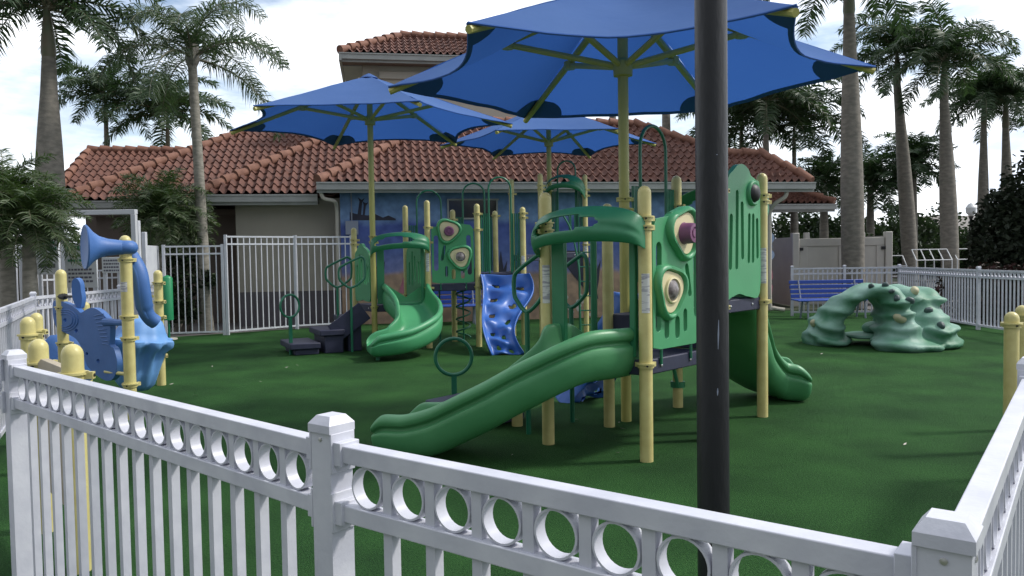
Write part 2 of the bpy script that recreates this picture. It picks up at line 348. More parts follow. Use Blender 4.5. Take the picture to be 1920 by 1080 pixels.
def roof(d0, z0, pts, pitch, caps, tw=.2, crs=.36, label=None):
    """pts: (along, plan depth) outline of the front slope, eave first"""
    q = sqrt(1 + pitch * pitch); up = (NN + V((0, 0, pitch))) / q; nor = (V((0, 0, 1)) - NN * pitch) / q
    P = [(a, kk * q) for a, kk in pts]; amin = min(p[0] for p in P); amax = max(p[0] for p in P); smax = max(p[1] for p in P)
    O = B(0, d0, z0); mb = MB(); na = int((amax - amin) / tw * 5) + 1; nc = int(smax / crs) + 1
    rows = []
    rnd = random.Random(int(d0 * 100 + amin * 10 + 5))
    jit = [[rnd.uniform(-.006, .006) for _ in range(na // 5 + 2)] for _ in range(nc)]
    for i in range(nc):
        for s, h in ((i * crs - .02, .05), ((i + 1) * crs - .022, .012)):
            r = []
            for j in range(na + 1):
                ph = (j % 5) / 5; a = amin + j * tw / 5
                wv = .075 * max(0, sin(2 * pi * ph)) + .02 * min(0, sin(2 * pi * ph)) if True else 0
                r.append((a, s, O + E * a + up * (s + jit[i][j // 5] * 2) + nor * (h + wv + jit[i][j // 5])))
            rows.append(r)
    b = 0
    for r in rows: mb.v += [x[2] for x in r]
    w_ = na + 1
    for i in range(len(rows) - 1):
        for j in range(na):
            ca = rows[i][j][0] + tw / 10; cs = (rows[i][j][1] + rows[i + 1][j][1]) / 2
            if inpoly(ca, max(cs, .01), P): mb.f.append((i * w_ + j, i * w_ + j + 1, (i + 1) * w_ + j + 1, (i + 1) * w_ + j))
    km = max(p[1] for p in pts); ul = MB(); m_ = len(pts)
    f = [B(a, d0 + kk, z0 + kk * pitch - .03) for a, kk in pts]; g = [B(a, d0 + 2 * km - kk, z0 + kk * pitch - .03) for a, kk in pts]
    b0 = len(mb.v); mb.add(f + g, [tuple(range(m_)), tuple(range(m_, 2 * m_))[::-1]] + [(i, (i + 1) % m_, m_ + (i + 1) % m_, m_ + i) for i in range(m_) if not (abs(pts[i][1] - km) < 1e-6 and abs(pts[(i + 1) % m_][1] - km) < 1e-6)])
    ro = mb.build('roof', M['tile'], bld, ang=60)
    if label: tag(ro, label)
    cp = MB()
    for (a0, k0), (a1, k1) in caps:
        p0 = B(a0, d0 + k0, z0 + k0 * pitch + .05); p1 = B(a1, d0 + k1, z0 + k1 * pitch + .05); ln = (p1 - p0).length; n_ = max(1, int(ln / .36)); dr = (p1 - p0) / n_
        for i in range(n_):
            s = p0 + dr * i; cp.tube([s - dr * .12 + V((0, 0, .035)), s + dr], [.135, .105], 10)
    cp.build('ridge_cap', M['tilecap'], ro, ang=50)
    return ro
PT = .62
roof(-.5, 3.38, [(-.45, 0), (12.0, 0), (11.3, 1.4), (10.3, 1.4), (8.3, 3.1), (2.65, 3.1)], PT, [((-.45, 0), (2.65, 3.1)), ((2.65, 3.1), (8.3, 3.1)), ((8.3, 3.1), (10.3, 1.4)), ((10.3, 1.4), (11.3, 1.4)), ((11.3, 1.4), (12.0, 0))])
roof(.05, 3.16, [(-3.2, 0), (-.2, 0), (3.5, 3.3), (.15, 3.3)], PT, [((-3.2, 0), (.15, 3.3)), ((.15, 3.3), (3.5, 3.3))])
roof(1.4, 3.12, [(-6.66, 0), (-2.2, 0), (2.5, 4.0), (-2.1, 4.35), (1, 4.35)][:3] + [(1.0, 4.3), (-2.2, 4.3)], PT, [((-6.66, 0), (-2.2, 4.3)), ((-2.2, 4.3), (1, 4.3))])
roof(4.9, 3.72, [(-8.0, 0), (-2.0, 0), (-2.0, 2.1), (-7.85, 2.1)], PT, [((-8.0, 0), (-7.85, 2.1)), ((-7.85, 2.1), (-2, 2.1))])
roof(3.84, 3.12, [(10.0, 0), (15.3, 0), (13.6, 1.6), (10, 1.6)], .55, [((15.3, 0), (13.6, 1.6)), ((13.6, 1.6), (10, 1.6))])
roof(3.91, 7.5, [(-.04, 0), (6.9, 0), (5.0, 1.75), (1.75, 1.75)], .55, [((-.04, 0), (1.75, 1.75)), ((1.75, 1.75), (5, 1.75)), ((5, 1.75), (6.9, 0))])
def gutter(a0, a1, d0, z1, m='fascia', soff=.6):
    g = MB(); bbox(g, a0, a1, d0 - .10, d0 - .012, z1 - .17, z1); bbox(g, a0 - .002, a1 + .002, d0 - .125, d0 - .08, z1 - .03, z1 + .004); bbox(g, a0 + .004, a1 - .004, d0 - .01, d0 + .03, z1 - .24, z1 - .01)
    go = g.build('gutter', M[m], bld, smooth=False)
    s = MB(); bbox(s, a0 + .01, a1 - .01, d0 + .032, d0 + soff, z1 - .2, z1 - .16); s.build('soffit', M['soffit'], bld, smooth=False)
gutter(-.5, 12.05, -.5, 3.38, soff=.498); gutter(-3.25, -.52, .05, 3.14, soff=.495); gutter(-6.7, -3.26, 1.4, 3.10, soff=.54); gutter(11.6, 15.35, 3.84, 3.10, soff=1.1)
gutter(-.1, 6.95, 3.91, 7.48, soff=.55); gutter(-8.05, -6.72, 4.9, 3.70, soff=.49)
s = MB(); bbox(s, -.1, -.02, 3.8, 8, 7.26, 7.48); bbox(s, -.01, .54, 4.5, 8, 7.26, 7.3); s.build('fascia_board', M['fascia'], bld, smooth=False)
s = MB(); bbox(s, -3.25, -3.17, .04, 1.4, 2.93, 3.1); s.build('fascia_board', M['fascia'], bld, smooth=False)
def spout(pts, r=.045): MB().tube(cat_curve(pts, 5), r, 8).build('downspout', M['stone'], bld)
spout([B(-.42, -.42, 3.2), B(-.35, -.4, 3.02), B(-.12, -.3, 2.96), B(-.08, .0, 2.8), B(-.08, .05, 2.0), B(-.08, .05, .15), B(-.08, -.05, .05)])
spout([B(11.35, -.42, 3.2), B(11.3, -.4, 3.02), B(11.1, -.25, 2.85), B(11.05, -.06, 2.6), B(11.05, -.06, 2.0), B(11.05, -.06, .25), B(11.15, -.1, .12), B(11.4, -.2, .07)], .055)
mbx = MB(); bbox(mbx, .12, .42, -.1, -.002, 2.17, 2.5); mbo = mbx.build('meter_box', M['box'], bld, bevel=.01); MB().tube([B(.27, -.03, 2.5), B(.27, -.03, 3.3)], .018, 6).build('conduit', M['box'], mbo)
# mural figures (flat paint on the wall, 3 mm proud)
WF = lambda u, w_, t=0: B(u, -.006 - t, w_)
def mural(poly, m, name='mural_figure', par=mw, t=.003):
    MB().plate([poly], .004, lambda u, w_, tt: B(u, -t - .002 + tt, w_)).build(name, M[m], par, smooth=False)
def wpx(px, py):
    v = ray(px, py); s = (BO - EYE).dot(NN) / v.dot(NN); q = EYE + v * s - BO; return (q.dot(E), q.z)
mural([wpx(*p) for p in ((656, 398), (672, 402), (690, 404), (703, 401), (718, 408), (728, 404), (742, 410), (742, 413), (656, 413))], 'hill')
mural([wpx(*p) for p in ((670, 404), (674, 378), (671, 370), (678, 375), (684, 371), (679, 380), (677, 404))], 'hill', t=.006)
mural([wpx(*p) for p in ((680, 404), (682, 384), (680, 378), (686, 381), (691, 379), (686, 386), (684, 404))], 'hill', t=.006)
mural([wpx(*p) for p in ((1432, 500), (1440, 497), (1448, 508), (1449, 522), (1443, 528), (1449, 536), (1447, 552), (1436, 560), (1428, 555))], 'coral')
for cx, cy, r_ in ((1437, 430, 8), (1443, 446, 9), (1438, 462, 10), (1444, 478, 8), (1437, 490, 8)):
    mural([wpx(cx + r_ * cos(i * pi / 6), cy + 1.2 * r_ * sin(i * pi / 6)) for i in range(12)], 'muralwhite', t=.003 + .001 * (cy % 5))
mural([wpx(*p) for p in ((748, 548), (756, 520), (764, 530), (770, 518), (774, 535), (784, 545), (770, 552))], 'coral')
mural([wpx(*p) for p in ((1046, 492), (1052, 489), (1062, 499), (1056, 505), (1047, 500))], 'red', t=.012)
mural([wpx(*p) for p in ((1036, 470), (1100, 470), (1122, 560), (1110, 560), (1064, 502))], 'hill', t=.006)
rr = random.Random(3)
for i in range(16):
    cx = rr.choice([rr.uniform(900, 1100), rr.uniform(1060, 1110)]); cy = rr.uniform(548, 590); r_ = rr.uniform(1.5, 4)
    mural([wpx(cx + r_ * cos(j * pi / 4), cy + r_ * sin(j * pi / 4)) for j in range(8)], 'stone', t=.003 + i * .0006)
for x0 in (706, 880, 935, 968, 1110): mural([wpx(x0 + a, b_) for a, b_ in ((0, 560), (-8, 520), (0, 500), (4, 470), (9, 505), (16, 488), (12, 530), (6, 560))], 'hill', t=.008)
# pass-through window
w0 = wpx(842, 376); w1 = wpx(868, 410); w2 = wpx(932, 412)
wn = MB(); bbox(wn, w0[0] - .05, w2[0] + .05, -.05, -.003, w1[1] - .02, w1[1] + .02); bbox(wn, w0[0] - .05, w2[0] + .05, -.04, -.003, w0[1], w0[1] + .04)
for q in (w0[0] - .03, w1[0], w2[0]): bbox(wn, q - .02, q + .02, -.038, -.003, w1[1] + .021, w0[1] - .001)
wo = wn.build('window', M['fascia'], bld, smooth=False)
g = MB(); bbox(g, w0[0] - .008, w2[0] - .022, -.012, -.003, w1[1] + .021, w0[1] - .001); g.build('pane', M['window'], wo, smooth=False)
# ================================================================== FENCES
PIT = .118
def picket_mesh(h, s=.025): return MB().box((0, 0, h / 2), (s, s, h)).mesh('picket', M['vinyl'], smooth=False)
PK_UP = picket_mesh(.093); PK_LO = picket_mesh(.96)
def ring_mesh(n=20):
    mb = MB(); R0, R1, d = .0462, .0420, .0145; rows = []
    for r_, y in ((R0, -d), (R0, d), (R1, d), (R1, -d), (R0, -d)): rows.append([V((r_ * cos(2 * pi * j / n), y, r_ * sin(2 * pi * j / n))) for j in range(n)])
    mb.grid(rows, closed_u=True); return mb.mesh('ring', M['vinyl'], True, ang=40)
RING = ring_mesh(28); RING_S = ring_mesh(12)
PK_FULL = picket_mesh(1.055)
def post_mesh(h, s=.063):
    return MB().box((0, 0, h / 2), (s, s, h)).mesh('post', M['vinyl'], smooth=False)
def cap_mesh(s=.073):
    mb = MB(); a = s / 2; b = s * .31
    mb.add([(-a, -a, 0), (a, -a, 0), (a, a, 0), (-a, a, 0), (-a, -a, .018), (a, -a, .018), (a, a, .018), (-a, a, .018), (-b, -b, .036), (b, -b, .036), (b, b, .036), (-b, b, .036)],
           [(3, 2, 1, 0), (0, 1, 5, 4), (1, 2, 6, 5), (2, 3, 7, 6), (3, 0, 4, 7), (4, 5, 9, 8), (5, 6, 10, 9), (6, 7, 11, 10), (7, 4, 8, 11), (8, 9, 10, 11)])
    return mb.mesh('post_cap', M['vinyl'], smooth=False)
PM = post_mesh(1.22); CM = cap_mesh()
ZT = 1.19
SCREW = MB().lathe([(.005, 0), (.005, .002), (.001, .003)], (.0315, 0, 1.2), 10, mtx=V((1, 0, 0)).to_track_quat('Z', 'Y').to_matrix()).lathe([(.005, 0), (.005, .002), (.001, .003)], (0, -.0315, 1.2), 10, mtx=V((0, -1, 0)).to_track_quat('Z', 'Y').to_matrix()).mesh('screw', M['bolt'])
def ring_fence(pts, label, group=None, near=True, posts=None, brackets=()):
    P = [V((p[0], p[1], 0)) for p in pts]
    root = empty('fence', P[0], label, 'fence', group)
    for i, p in enumerate(P):
        if posts and i not in posts: continue
        dd = (P[min(i + 1, len(P) - 1)] - P[max(i - 1, 0)]); a = atan2(dd.y, dd.x)
        if i in brackets: a = atan2((P[i + 1] - P[i]).y, (P[i + 1] - P[i]).x) if i + 1 < len(P) else a
        po = linkobj('post', PM, root, p - P[0], a); linkobj('post_cap', CM, po, (0, 0, 1.215))
        if near: linkobj('screw', SCREW, po)
        if near:
            for m_ in (PM, CM): pass
    for i in range(len(P) - 1):
        a, b = P[i], P[i + 1]; d = b - a; ln = d.length; u = d / ln; ang = atan2(d.y, d.x); s0 = a + u * .032; s1 = b - u * .032
        mb = MB()
        for z, h, wd in ((ZT - .019, .038, .042), (ZT - .038 - .093 - .019, .038, .042), (.09, .04, .042)):
            mb.beam(s0 + V((0, 0, z)), s1 + V((0, 0, z)), wd, h)
            ra = mb.build('rail', M['vinyl'], root, bevel=.0025 if near else 0, smooth=near, ang=30); mb = MB()
            for q, sg in ((s0, 1), (s1, -1)):
                if not near: break
                mb.beam(q + V((0, 0, z)), q + u * sg * .028 + V((0, 0, z)), wd + .014, h + .014)
                mb.beam(q - u * sg * 0.0006 + V((0, 0, z)), q + u * sg * .006 + V((0, 0, z)), wd + .026, h + .05)
                mb.build('bracket', M['vinyl'], ra, bevel=.0015, ang=30); mb = MB()
        rails = root
        n = max(2, round((ln - .13) / PIT)); st = (ln - .13) / n; a = a + u * .065
        for j in range(n):
            c = a + u * (st * (j + .5)) - P[0]
            linkobj('ring', RING if near else RING_S, rails, c + V((0, 0, ZT - .038 - .0465)), ang)
            if j:
                c = a + u * (st * j) - P[0]
                linkobj('picket', PK_FULL, rails, c + V((0, 0, .10)), ang)
    return root
def fxy(px, py, z): q = gnd(px, py, z); return (q.x, q.y)
Pm = fxy(622, 827, ZT); Pl = fxy(27, 684, ZT); Pc = fxy(1777, 1052, ZT); Pr = fxy(1921, 732, ZT)
FD = V((Pr[0] - Pc[0], Pr[1] - Pc[1])).normalized()
ring_fence([Pl, Pm, Pc], 'white ring-topped picket fence crossing the bottom of the picture', 'white ring-topped picket fences', brackets=(1,))
ring_fence([(Pc[0] + FD.x * 1.0 * j * 1.83, Pc[1] + FD.y * j * 1.83) for j in (0.0, 1, 2, 3)], 'white ring-topped picket fence running off the lower right corner', 'white ring-topped picket fences', posts=(1, 2, 3))
pl0 = V((Pl[0] - 1.3, Pl[1] + .7))
ring_fence([(Pl[0] - 1.75, Pl[1] + .45), Pl], 'short end of white picket fence at the left edge beside the yellow capped posts', 'white ring-topped picket fences', posts=(0,))
a0 = V(fxy(-60, 600, ZT)); a1 = V(fxy(62, 556, ZT)); a2 = V(fxy(225, 541, ZT)); 
ring_fence([a0.lerp(a1, -.9), a0, a1], 'white ring-topped picket fence at the left edge behind the short yellow domed posts', 'white ring-topped picket fences', near=False)
ring_fence([a1, a1.lerp(a2, .5), a2, (-7.25, 16.4)], 'white ring-topped picket fence behind the blue butterfly panel and horn', 'white ring-topped picket fences', near=False, posts=(1, 2, 3))
q = [gnd(1467, 591.5), gnd(1565, 591), gnd(1686, 590.5)]
R0 = (q[2].x - 2.55, q[2].y + .25); R1 = (q[2].x - 1.3, q[2].y + .12); R2 = (q[2].x, q[2].y); R3 = (gnd(1834, 618).x, gnd(1834, 618).y)
ring_fence([R0, R1, R2], 'white ring-topped picket fence behind the blue bench', 'white ring-topped picket fences', near=False)
ring_fence([R2, R3, (R3[0] - .05, R3[1] - 3.7), (R3[0] - .1, R3[1] - 7)], 'white ring-topped picket fence behind the rock climber', 'white ring-topped picket fences', near=False)
# flat metal picket fences
def bar_fence(name, pts, label, cat, h=2.0, pit=.138, m='vinyl2', root=None, gap=.16):
    P = [V((p[0], p[1], 0)) for p in pts]; root = root or empty(name, P[0], label, cat)
    pm = MB().box((0, 0, (h - .1) / 2), (.02, .02, h - .1)).mesh('picket', M[m], smooth=False)
    for i, p in enumerate(P): linkobj('post', MB().box((0, 0, h / 2 + .01), (.055, .055, h + .02)).mesh('post', M[m], smooth=False), root, p - P[0], 0)
    for i in range(len(P) - 1):
        a, b = P[i], P[i + 1]; d = b - a; ln = d.length; u = d / ln; s0 = a + u * .03; s1 = b - u * .03; mb = MB()
        for z in (h - .02, h - .02 - gap, .08): MB().beam(s0 + V((0, 0, z)), s1 + V((0, 0, z)), .035, .035).build('rail', M[m], root, smooth=False)
        rails = root; n = max(2, round(ln / pit))
        for j in range(1, n): linkobj('picket', pm, rails, a + u * ln * j / n - P[0] + V((0, 0, .06)), atan2(d.y, d.x))
    return root
g0 = gnd(312, 632); g1 = gnd(428, 628); g2 = gnd(558, 617); g3 = gnd(662, 611)
bar_fence('metal_fence', [g0, g1 - (g1 - g0).normalized() * .07], 'low white metal bar fence between the green drum and the taller double gate', 'fence', h=1.93)
bar_fence('gate', [g1, g2 - (g2 - g1) * .012], 'tall white metal bar gate leaf with its left post beside the lower fence', 'gate', h=2.13)
bar_fence('gate', [g2, g3], 'tall white metal bar gate leaf in front of the cream wall beside the steps', 'gate', h=2.13)
bar_fence('metal_fence', [at(-60, 600, 13.5), at(50, 600, 14.4)], 'white metal bar fence at the left edge under the date palm', 'fence', h=1.95)
bar_fence('metal_fence', [at(78, 600, 15.6), at(235, 600, 17.2)], 'white metal bar fence behind the white pool signs', 'fence', h=1.45)
# white vinyl panel and posts at the fence corner
wp = empty('vinyl_panel_fence', at(262, 632, 16.5).xy.to_3d(), 'solid white vinyl panel with two tall posts left of the metal bar fence', 'fence')
p0 = at(264, 600, 15.4).xy.to_3d(); p1 = at(276, 600, 16.0).xy.to_3d(); p2 = at(300, 600, 16.75).xy.to_3d()
for p, h in ((p0, 2.4), (p1, 2.2)): MB().box(p + V((0, 0, h / 2)), (.085, .085, h)).build('post', M['vinyl2'], wp, bevel=.01)
MB().beam(p1 + V((0, 0, .98)), p2 + V((0, 0, .98)), .05, 1.9).build('panel', M['vinyl2'], wp, bevel=.01)
# steel frame of the pool gate
fr = empty('steel_portal', at(250, 600, 14.2).xy.to_3d(), 'white square steel gate frame standing behind the blue horn', 'frame')
c0 = at(251, 402, 14.2); c1 = at(118, 404, 14.6)
for p in (c0, c1): MB().box((p.x, p.y, p.z / 2), (.085, .085, p.z)).build('post', M['whiteframe'], fr, bevel=.006)
MB().beam((c1.x - .04, c1.y, c1.z + .045), (c0.x + .042, c0.y, c0.z + .045), .085, .085).build('top_bar', M['whiteframe'], fr, bevel=.006)
bp = at(60, 560, 14.0); tp = MB(); tp.box((bp.x, bp.y, .95), (.27, .27, 1.9)); tag(tp.build('gate_pillar', M['vinyl2'], bevel=.02), 'thick white square gate pillar below the date palm fronds', 'pillar')
# notice boards
def text(body, size, fn_m, par, m, align='CENTER'):
    c = bpy.data.curves.new('lettering', 'FONT'); c.body = body; c.size = size; c.align_x = align; c.align_y = 'CENTER'; c.extrude = .0015
    o = bpy.data.objects.new('lettering', c); COL.objects.link(o); bpy.context.view_layer.update()
    me = bpy.data.meshes.new_from_object(o.evaluated_get(bpy.context.evaluated_depsgraph_get())); bpy.data.objects.remove(o)
    me.materials.clear(); me.materials.append(m); q = bpy.data.objects.new('lettering', me); COL.objects.link(q); q.parent = par; q.matrix_local = fn_m; return q
def signboard(px0, py0, px1, py1, Y, label, bands, post=True):
    a = at(px0, py1, Y); b = at(px1, py0, Y); cx, cz = (a.x + b.x) / 2, (a.z + b.z) / 2; wd, h = b.x - a.x, b.z - a.z
    r_ = empty('sign', (cx, Y, 0), label, 'sign')
    MB().box((cx, Y, cz), (wd, .02, h)).build('sign_face', M['signwhite'], r_, bevel=.004)
    if post:
        for sx in (-.42, .42): MB().box((cx + sx * wd, Y + .04, (cz + h / 2) / 2), (.05, .05, cz + h / 2)).build('post', M['vinyl2'], r_)
    rd = random.Random(px0)
    for f0, f1, n, m_ in bands:
        mb = MB()
        for i in range(n):
            z = cz + h / 2 - h * lerp(f0, f1, (i + .5) / n); x = cx - wd * .40; hh = h * (f1 - f0) / n * .5
            while x < cx + wd * .36:
                l_ = rd.uniform(.04, .11) * wd * 1.3; l_ = min(l_, cx + wd * .42 - x); mb.box((x + l_ / 2, Y - .013, z), (l_, .004, hh)); x += l_ + .03 * wd
        mb.build('printing', M[m_], r_, smooth=False)
signboard(70, 428, 108, 515, 13.6, 'white notice board with grey lower lines beside the gate pillar', [(.12, .5, 3, 'signgreen'), (.72, .9, 1, 'signgrey')])
signboard(124, 455, 180, 540, 13.2, 'large white notice board with green print behind the blue horn bell', [(.02, .2, 1, 'signgreen'), (.34, .44, 1, 'signgreen'), (.55, .9, 4, 'signgrey')])
signboard(192, 482, 226, 512, 12.9, 'small white notice with grey capitals just left of the tallest yellow post', [(.1, .95, 4, 'signgrey')])
# enclosure with double gates
en = empty('vinyl_enclosure', (8.4, 23.2, 0), 'cream vinyl enclosure with closed double gates and black hinges', 'enclosure')
c = [at(1484, 440, 23), at(1671, 440, 23)]
def ez(px, py, Y=23): return at(px, py, Y)
zt = ez(1580, 440).z - .05
for x in (c[0].x + .1, c[1].x - .1): MB().box((x, 23, .5 * (zt + .12)), (.2, .2, zt + .12)).build('post', M['tanvinyl'], en, bevel=.02)
xm = (c[0].x + c[1].x) / 2 + .15
for x0, x1 in ((c[0].x + .215, xm - .01), (xm + .01, c[1].x - .215)):
    lf = MB().box(((x0 + x1) / 2, 23, zt / 2), (x1 - x0, .05, zt - .1)).build('gate_leaf', M['tanvinyl'], en, bevel=.008)
    fm = MB(); fm.box(((x0 + x1) / 2, 22.965, zt - .16), (x1 - x0, .03, .22))
    for x in (x0 + .12, x1 - .12): fm.box((x, 22.963, zt / 2 - .1), (.22, .03, zt - .36))
    fm.build('frame', M['tanvinyl'], lf, bevel=.008)
    hx = x0 if x0 < c[0].x + .5 else x1
    MB().box((hx, 22.93, zt - .35), (.2, .03, .09)).build('hinge', M['dark'], lf)
MB().box((xm, 22.92, zt - .28), (.05, .05, .18)).build('latch', M['dark'], en)
for x in (c[0].x + .1, c[1].x - .1): MB().box((x, 24.6, zt / 2), (.1, 3, zt)).build('side_panel', M['tanvinyl'], en, smooth=False)
for px in (1512, 1616): 
    q_ = ez(px, 436, 25.5); MB().box((q_.x, 25.5, q_.z / 2), (.16, .16, q_.z)).build('post', M['tanvinyl'], en, bevel=.02)
# foreground lamp pole
pb = at(1338, 1000, 2.95); pb2 = at(1325, 100, 2.95)
r_ = empty('lamp_post', (pb.x, 2.95, 0), 'thick black metal pole standing in the turf right behind the front fence', 'lamp post')
MB().lathe([(.0600, 0), (.0595, 1), (.058, 4.6), (.057, 4.6)], (pb.x, 2.95, 0), 32).build('pole', M['pole'], r_)
for px, py0, py1 in ((1333, 742, 728), (1337, 655, 600), (1336, 291, 289)):
    mb = MB(); v0 = ray(px, (py0 + py1) / 2); an = atan2(v0.y, v0.x); 
    q0, q1 = at(px - 2, py0, 2.89), at(px + 2, py1, 2.89)
    for q_ in (q0, q1): pass
    rws = []
    for z_, w_ in ((q0.z, .001), (lerp(q0.z, q1.z, .5), .003), (q1.z, .001)):
        a_ = -pi / 2 + (px - 1330) * .012 + (z_ - q0.z) * .4; rws.append([V((pb.x + .0603 * cos(a_ + s * w_ / .06), 2.95 + .0603 * sin(a_ + s * w_ / .06), z_)) for s in (-1, 0, 1)])
    mb.grid(rws).build('scuff', M['box'], r_)
MB().lathe([(.12, 0), (.12, .03), (.09, .07), (.065, .12), (.0602, .13)], (pb.x, 2.95, 0), 24).build('base_collar', M['pole'], r_)
# ================================================================== PLAY EQUIPMENT
def ppost(root, x, y, h, r=.052, clamps=(), z0=0, name='post', m='yellow', ang=0, sticker=None):
    p = [(r, z0), (r, h - r * 1.1)] + [(r * cos(t * pi / 12), h - r * 1.1 + r * 1.1 * sin(t * pi / 12)) for t in range(1, 6)] + [(.001, h)]
    o = MB().lathe(p, (x, y, 0), 20).build(name, M[m], root, ang=50)
    for c in clamps:
        mb = MB(); R = r + .011
        mb.lathe([(r, -.02), (R, -.02), (R, .02), (r, .02)], (x, y, c), 18)
        mb.lathe([(R, -.006), (R + .012, -.006), (R + .012, .006), (R, .006)], (x, y, c + .012), 18)
        for a in (ang, ang + pi / 2):
            mb.box((x + cos(a) * (R + .014), y + sin(a) * (R + .014), c), (.05, .034, .036), rz=a)
        mb.build('clamp', M[m], o, ang=30)
        for a in (ang, ang + pi / 2, -pi / 2):
            b_ = MB(); b_.lathe([(.009, 0), (.009, .006), (.001, .008)], (x + cos(a) * (R + .001 if a == -pi / 2 else R + .038), y + sin(a) * (R + .001 if a == -pi / 2 else R + .038), c), 8, mtx=V((cos(a), sin(a), 0)).to_track_quat('Z', 'Y').to_matrix())
            b_.build('bolt', M['dark'], o)
    if sticker:
        z, h2 = sticker; rows = []
        for s in (0, h2): rows.append([V((x + (r + .0015) * cos(t), y + (r + .0015) * sin(t), z + s)) for t in [radians(-130 + 10 * i) for i in range(8)]])
        MB().grid(rows).build('sticker', M['sticker'], o)
    return o
def deck(root, c4, z, th=.12, m='navy', inset=0):
    c = [V((p[0], p[1], 0)) for p in c4]; ctr = sum(c, V((0, 0, 0))) / len(c); c = [p + (ctr - p) * inset for p in c]
    mb = MB(); nn = len(c)
    mb.add([p + V((0, 0, z - th)) for p in c] + [p + V((0, 0, z)) for p in c], [tuple(range(nn))[::-1], tuple(range(nn, 2 * nn))] + [(i, (i + 1) % nn, nn + (i + 1) % nn, nn + i) for i in range(nn)])
    o = mb.build('deck', M[m], root, fix=True, bevel=.01)
    for i in range(nn):
        a, b = c[i], c[(i + 1) % nn]; u = (b - a).normalized(); n_ = V((u.y, -u.x, 0))
        if n_.dot(a - ctr) < 0: n_ = -n_
        for f in (.25, .75):
            p = a.lerp(b, f) + n_ * .001 + V((0, 0, z - th / 2)); MB().lathe([(.012, 0), (.012, .006), (.001, .012)], p, 8, mtx=n_.to_track_quat('Z', 'Y').to_matrix()).build('bolt', M['bolt'], o)
    return o
def slide(root, ctrl, zt, w0=.24, w1=.24, hw=.27, m='slide', deep=.0, ground_end=True, name='slide', whl=None):
    """ctrl: plan control points; zt: table (t, floor z); w: half width; hw: wall height"""
    P = cat_curve([V((p[0], p[1], 0)) for p in ctrl], 10); n = len(P)
    L_ = [0]
    for i in range(1, n): L_.append(L_[-1] + (P[i] - P[i - 1]).length)
    rows = []; whl = whl or [(0, 1.25), (.12, 1.1), (.3, 1), (.8, .9), (1, .55)]
    N2 = 44
    for i in range(N2 + 1):
        t = i / N2; s = t * L_[-1]
        j = 0
        while j < n - 2 and L_[j + 1] < s: j += 1
        u = (s - L_[j]) / max(1e-6, L_[j + 1] - L_[j]); p = P[j].lerp(P[j + 1], u)
        def tan(j_): return (P[min(j_ + 1, n - 1)] - P[max(j_ - 1, 0)]).normalized()
        d = tan(j).lerp(tan(j + 1), u).normalized()
        sd = V((-d.y, d.x, 0)); z = interp(zt, t); hf = lerp(w0, w1, t); h = hw * interp(whl, t)
        zb = z - .15; zb2 = max(-.005, zb)
        if ground_end and t > .78: zb2 = max(.0, lerp(zb2, .0, (t - .78) / .22 * 1.0))
        th = .035
        prof = []
        # inner surface left rim -> floor -> right rim, then outside back
        for sg in (-1, 1):
            side = [(hf * .0, z), (hf * .55, z + .002), (hf * .82, z + .02), (hf * .96, z + .08), (hf * 1.0, z + h * .55), (hf * 1.03, z + h * .9), (hf * 1.06, z + h), (hf * 1.06 + .03, z + h + .012), (hf * 1.06 + .062, z + h - .008), (hf * 1.06 + .078, z + h - .04), (hf * 1.06 + .072, z + h - .085),
                    (hf * 1.06 + .028, z + h - .100), (hf * 1.06 + .026, z + h - .122), (hf * 1.06 + .066, z + h - .138), (hf * 1.06 + .068, z + h * .3), (hf * 1.04 + .060, lerp(z, zb2, .35)), (hf * .98 + .02, lerp(z, zb2, .88)), (hf * .85, zb2 - .0), (hf * .5, zb2 - .004)]
            if sg < 0: L2 = side[::-1]
            else: R2 = side
        # order: left outside bottom ... left rim ... floor centre ... right rim ... right outside bottom
        for (x, zz) in side[::-1]: prof.append(p + sd * x + V((0, 0, zz)))
        for (x, zz) in side[1:]: prof.append(p - sd * x + V((0, 0, zz)))
        if t > .95:   # roll the lip over at the exit
            f = (t - .95) / .05
            prof = [V((q.x, q.y, lerp(q.z, max(.03, min(q.z, z)), f * f * .22))) for q in prof]
        rows.append(prof)
    mb = MB(); mb.grid(rows, closed_u=True); k_ = len(rows[0])
    # closed rounded nose and back
    last = rows[-1]; d = (P[-1] - P[-2]).normalized(); c = sum(last, V((0, 0, 0))) / k_
    b = len(mb.v); r2 = []
    for q in last: r2.append(V((q.x, q.y, 0)) + d * .07 + V((0, 0, lerp(q.z, c.z * .7, .42))) + (V((c.x, c.y, 0)) - V((q.x, q.y, 0))) * .04)
    mb.grid([last, r2], closed_u=True); i0 = len(mb.v); mb.v.append(sum(r2, V((0, 0, 0))) / k_ + d * .015)
    for j in range(k_): mb.f.append((i0 - k_ + j, i0 - k_ + (j + 1) % k_, i0))
    i0 = len(mb.v); mb.v += rows[0]; mb.v.append(sum(rows[0], V((0, 0, 0))) / k_ - V((0, 0, .03)))
    for j in range(k_): mb.f.append((i0 + (j + 1) % k_, i0 + j, i0 + k_))
    return mb.build(name, M[m], root, fix=True, ang=50, subsurf=1)
def polar(cx, cy, r, th0=0, tri=.13, n=36):
    return [(cx + r * (1 + tri * cos(3 * (2 * pi * i / n - th0))) * cos(2 * pi * i / n), cy + r * (1 + tri * cos(3 * (2 * pi * i / n - th0))) * sin(2 * pi * i / n)) for i in range(n)]
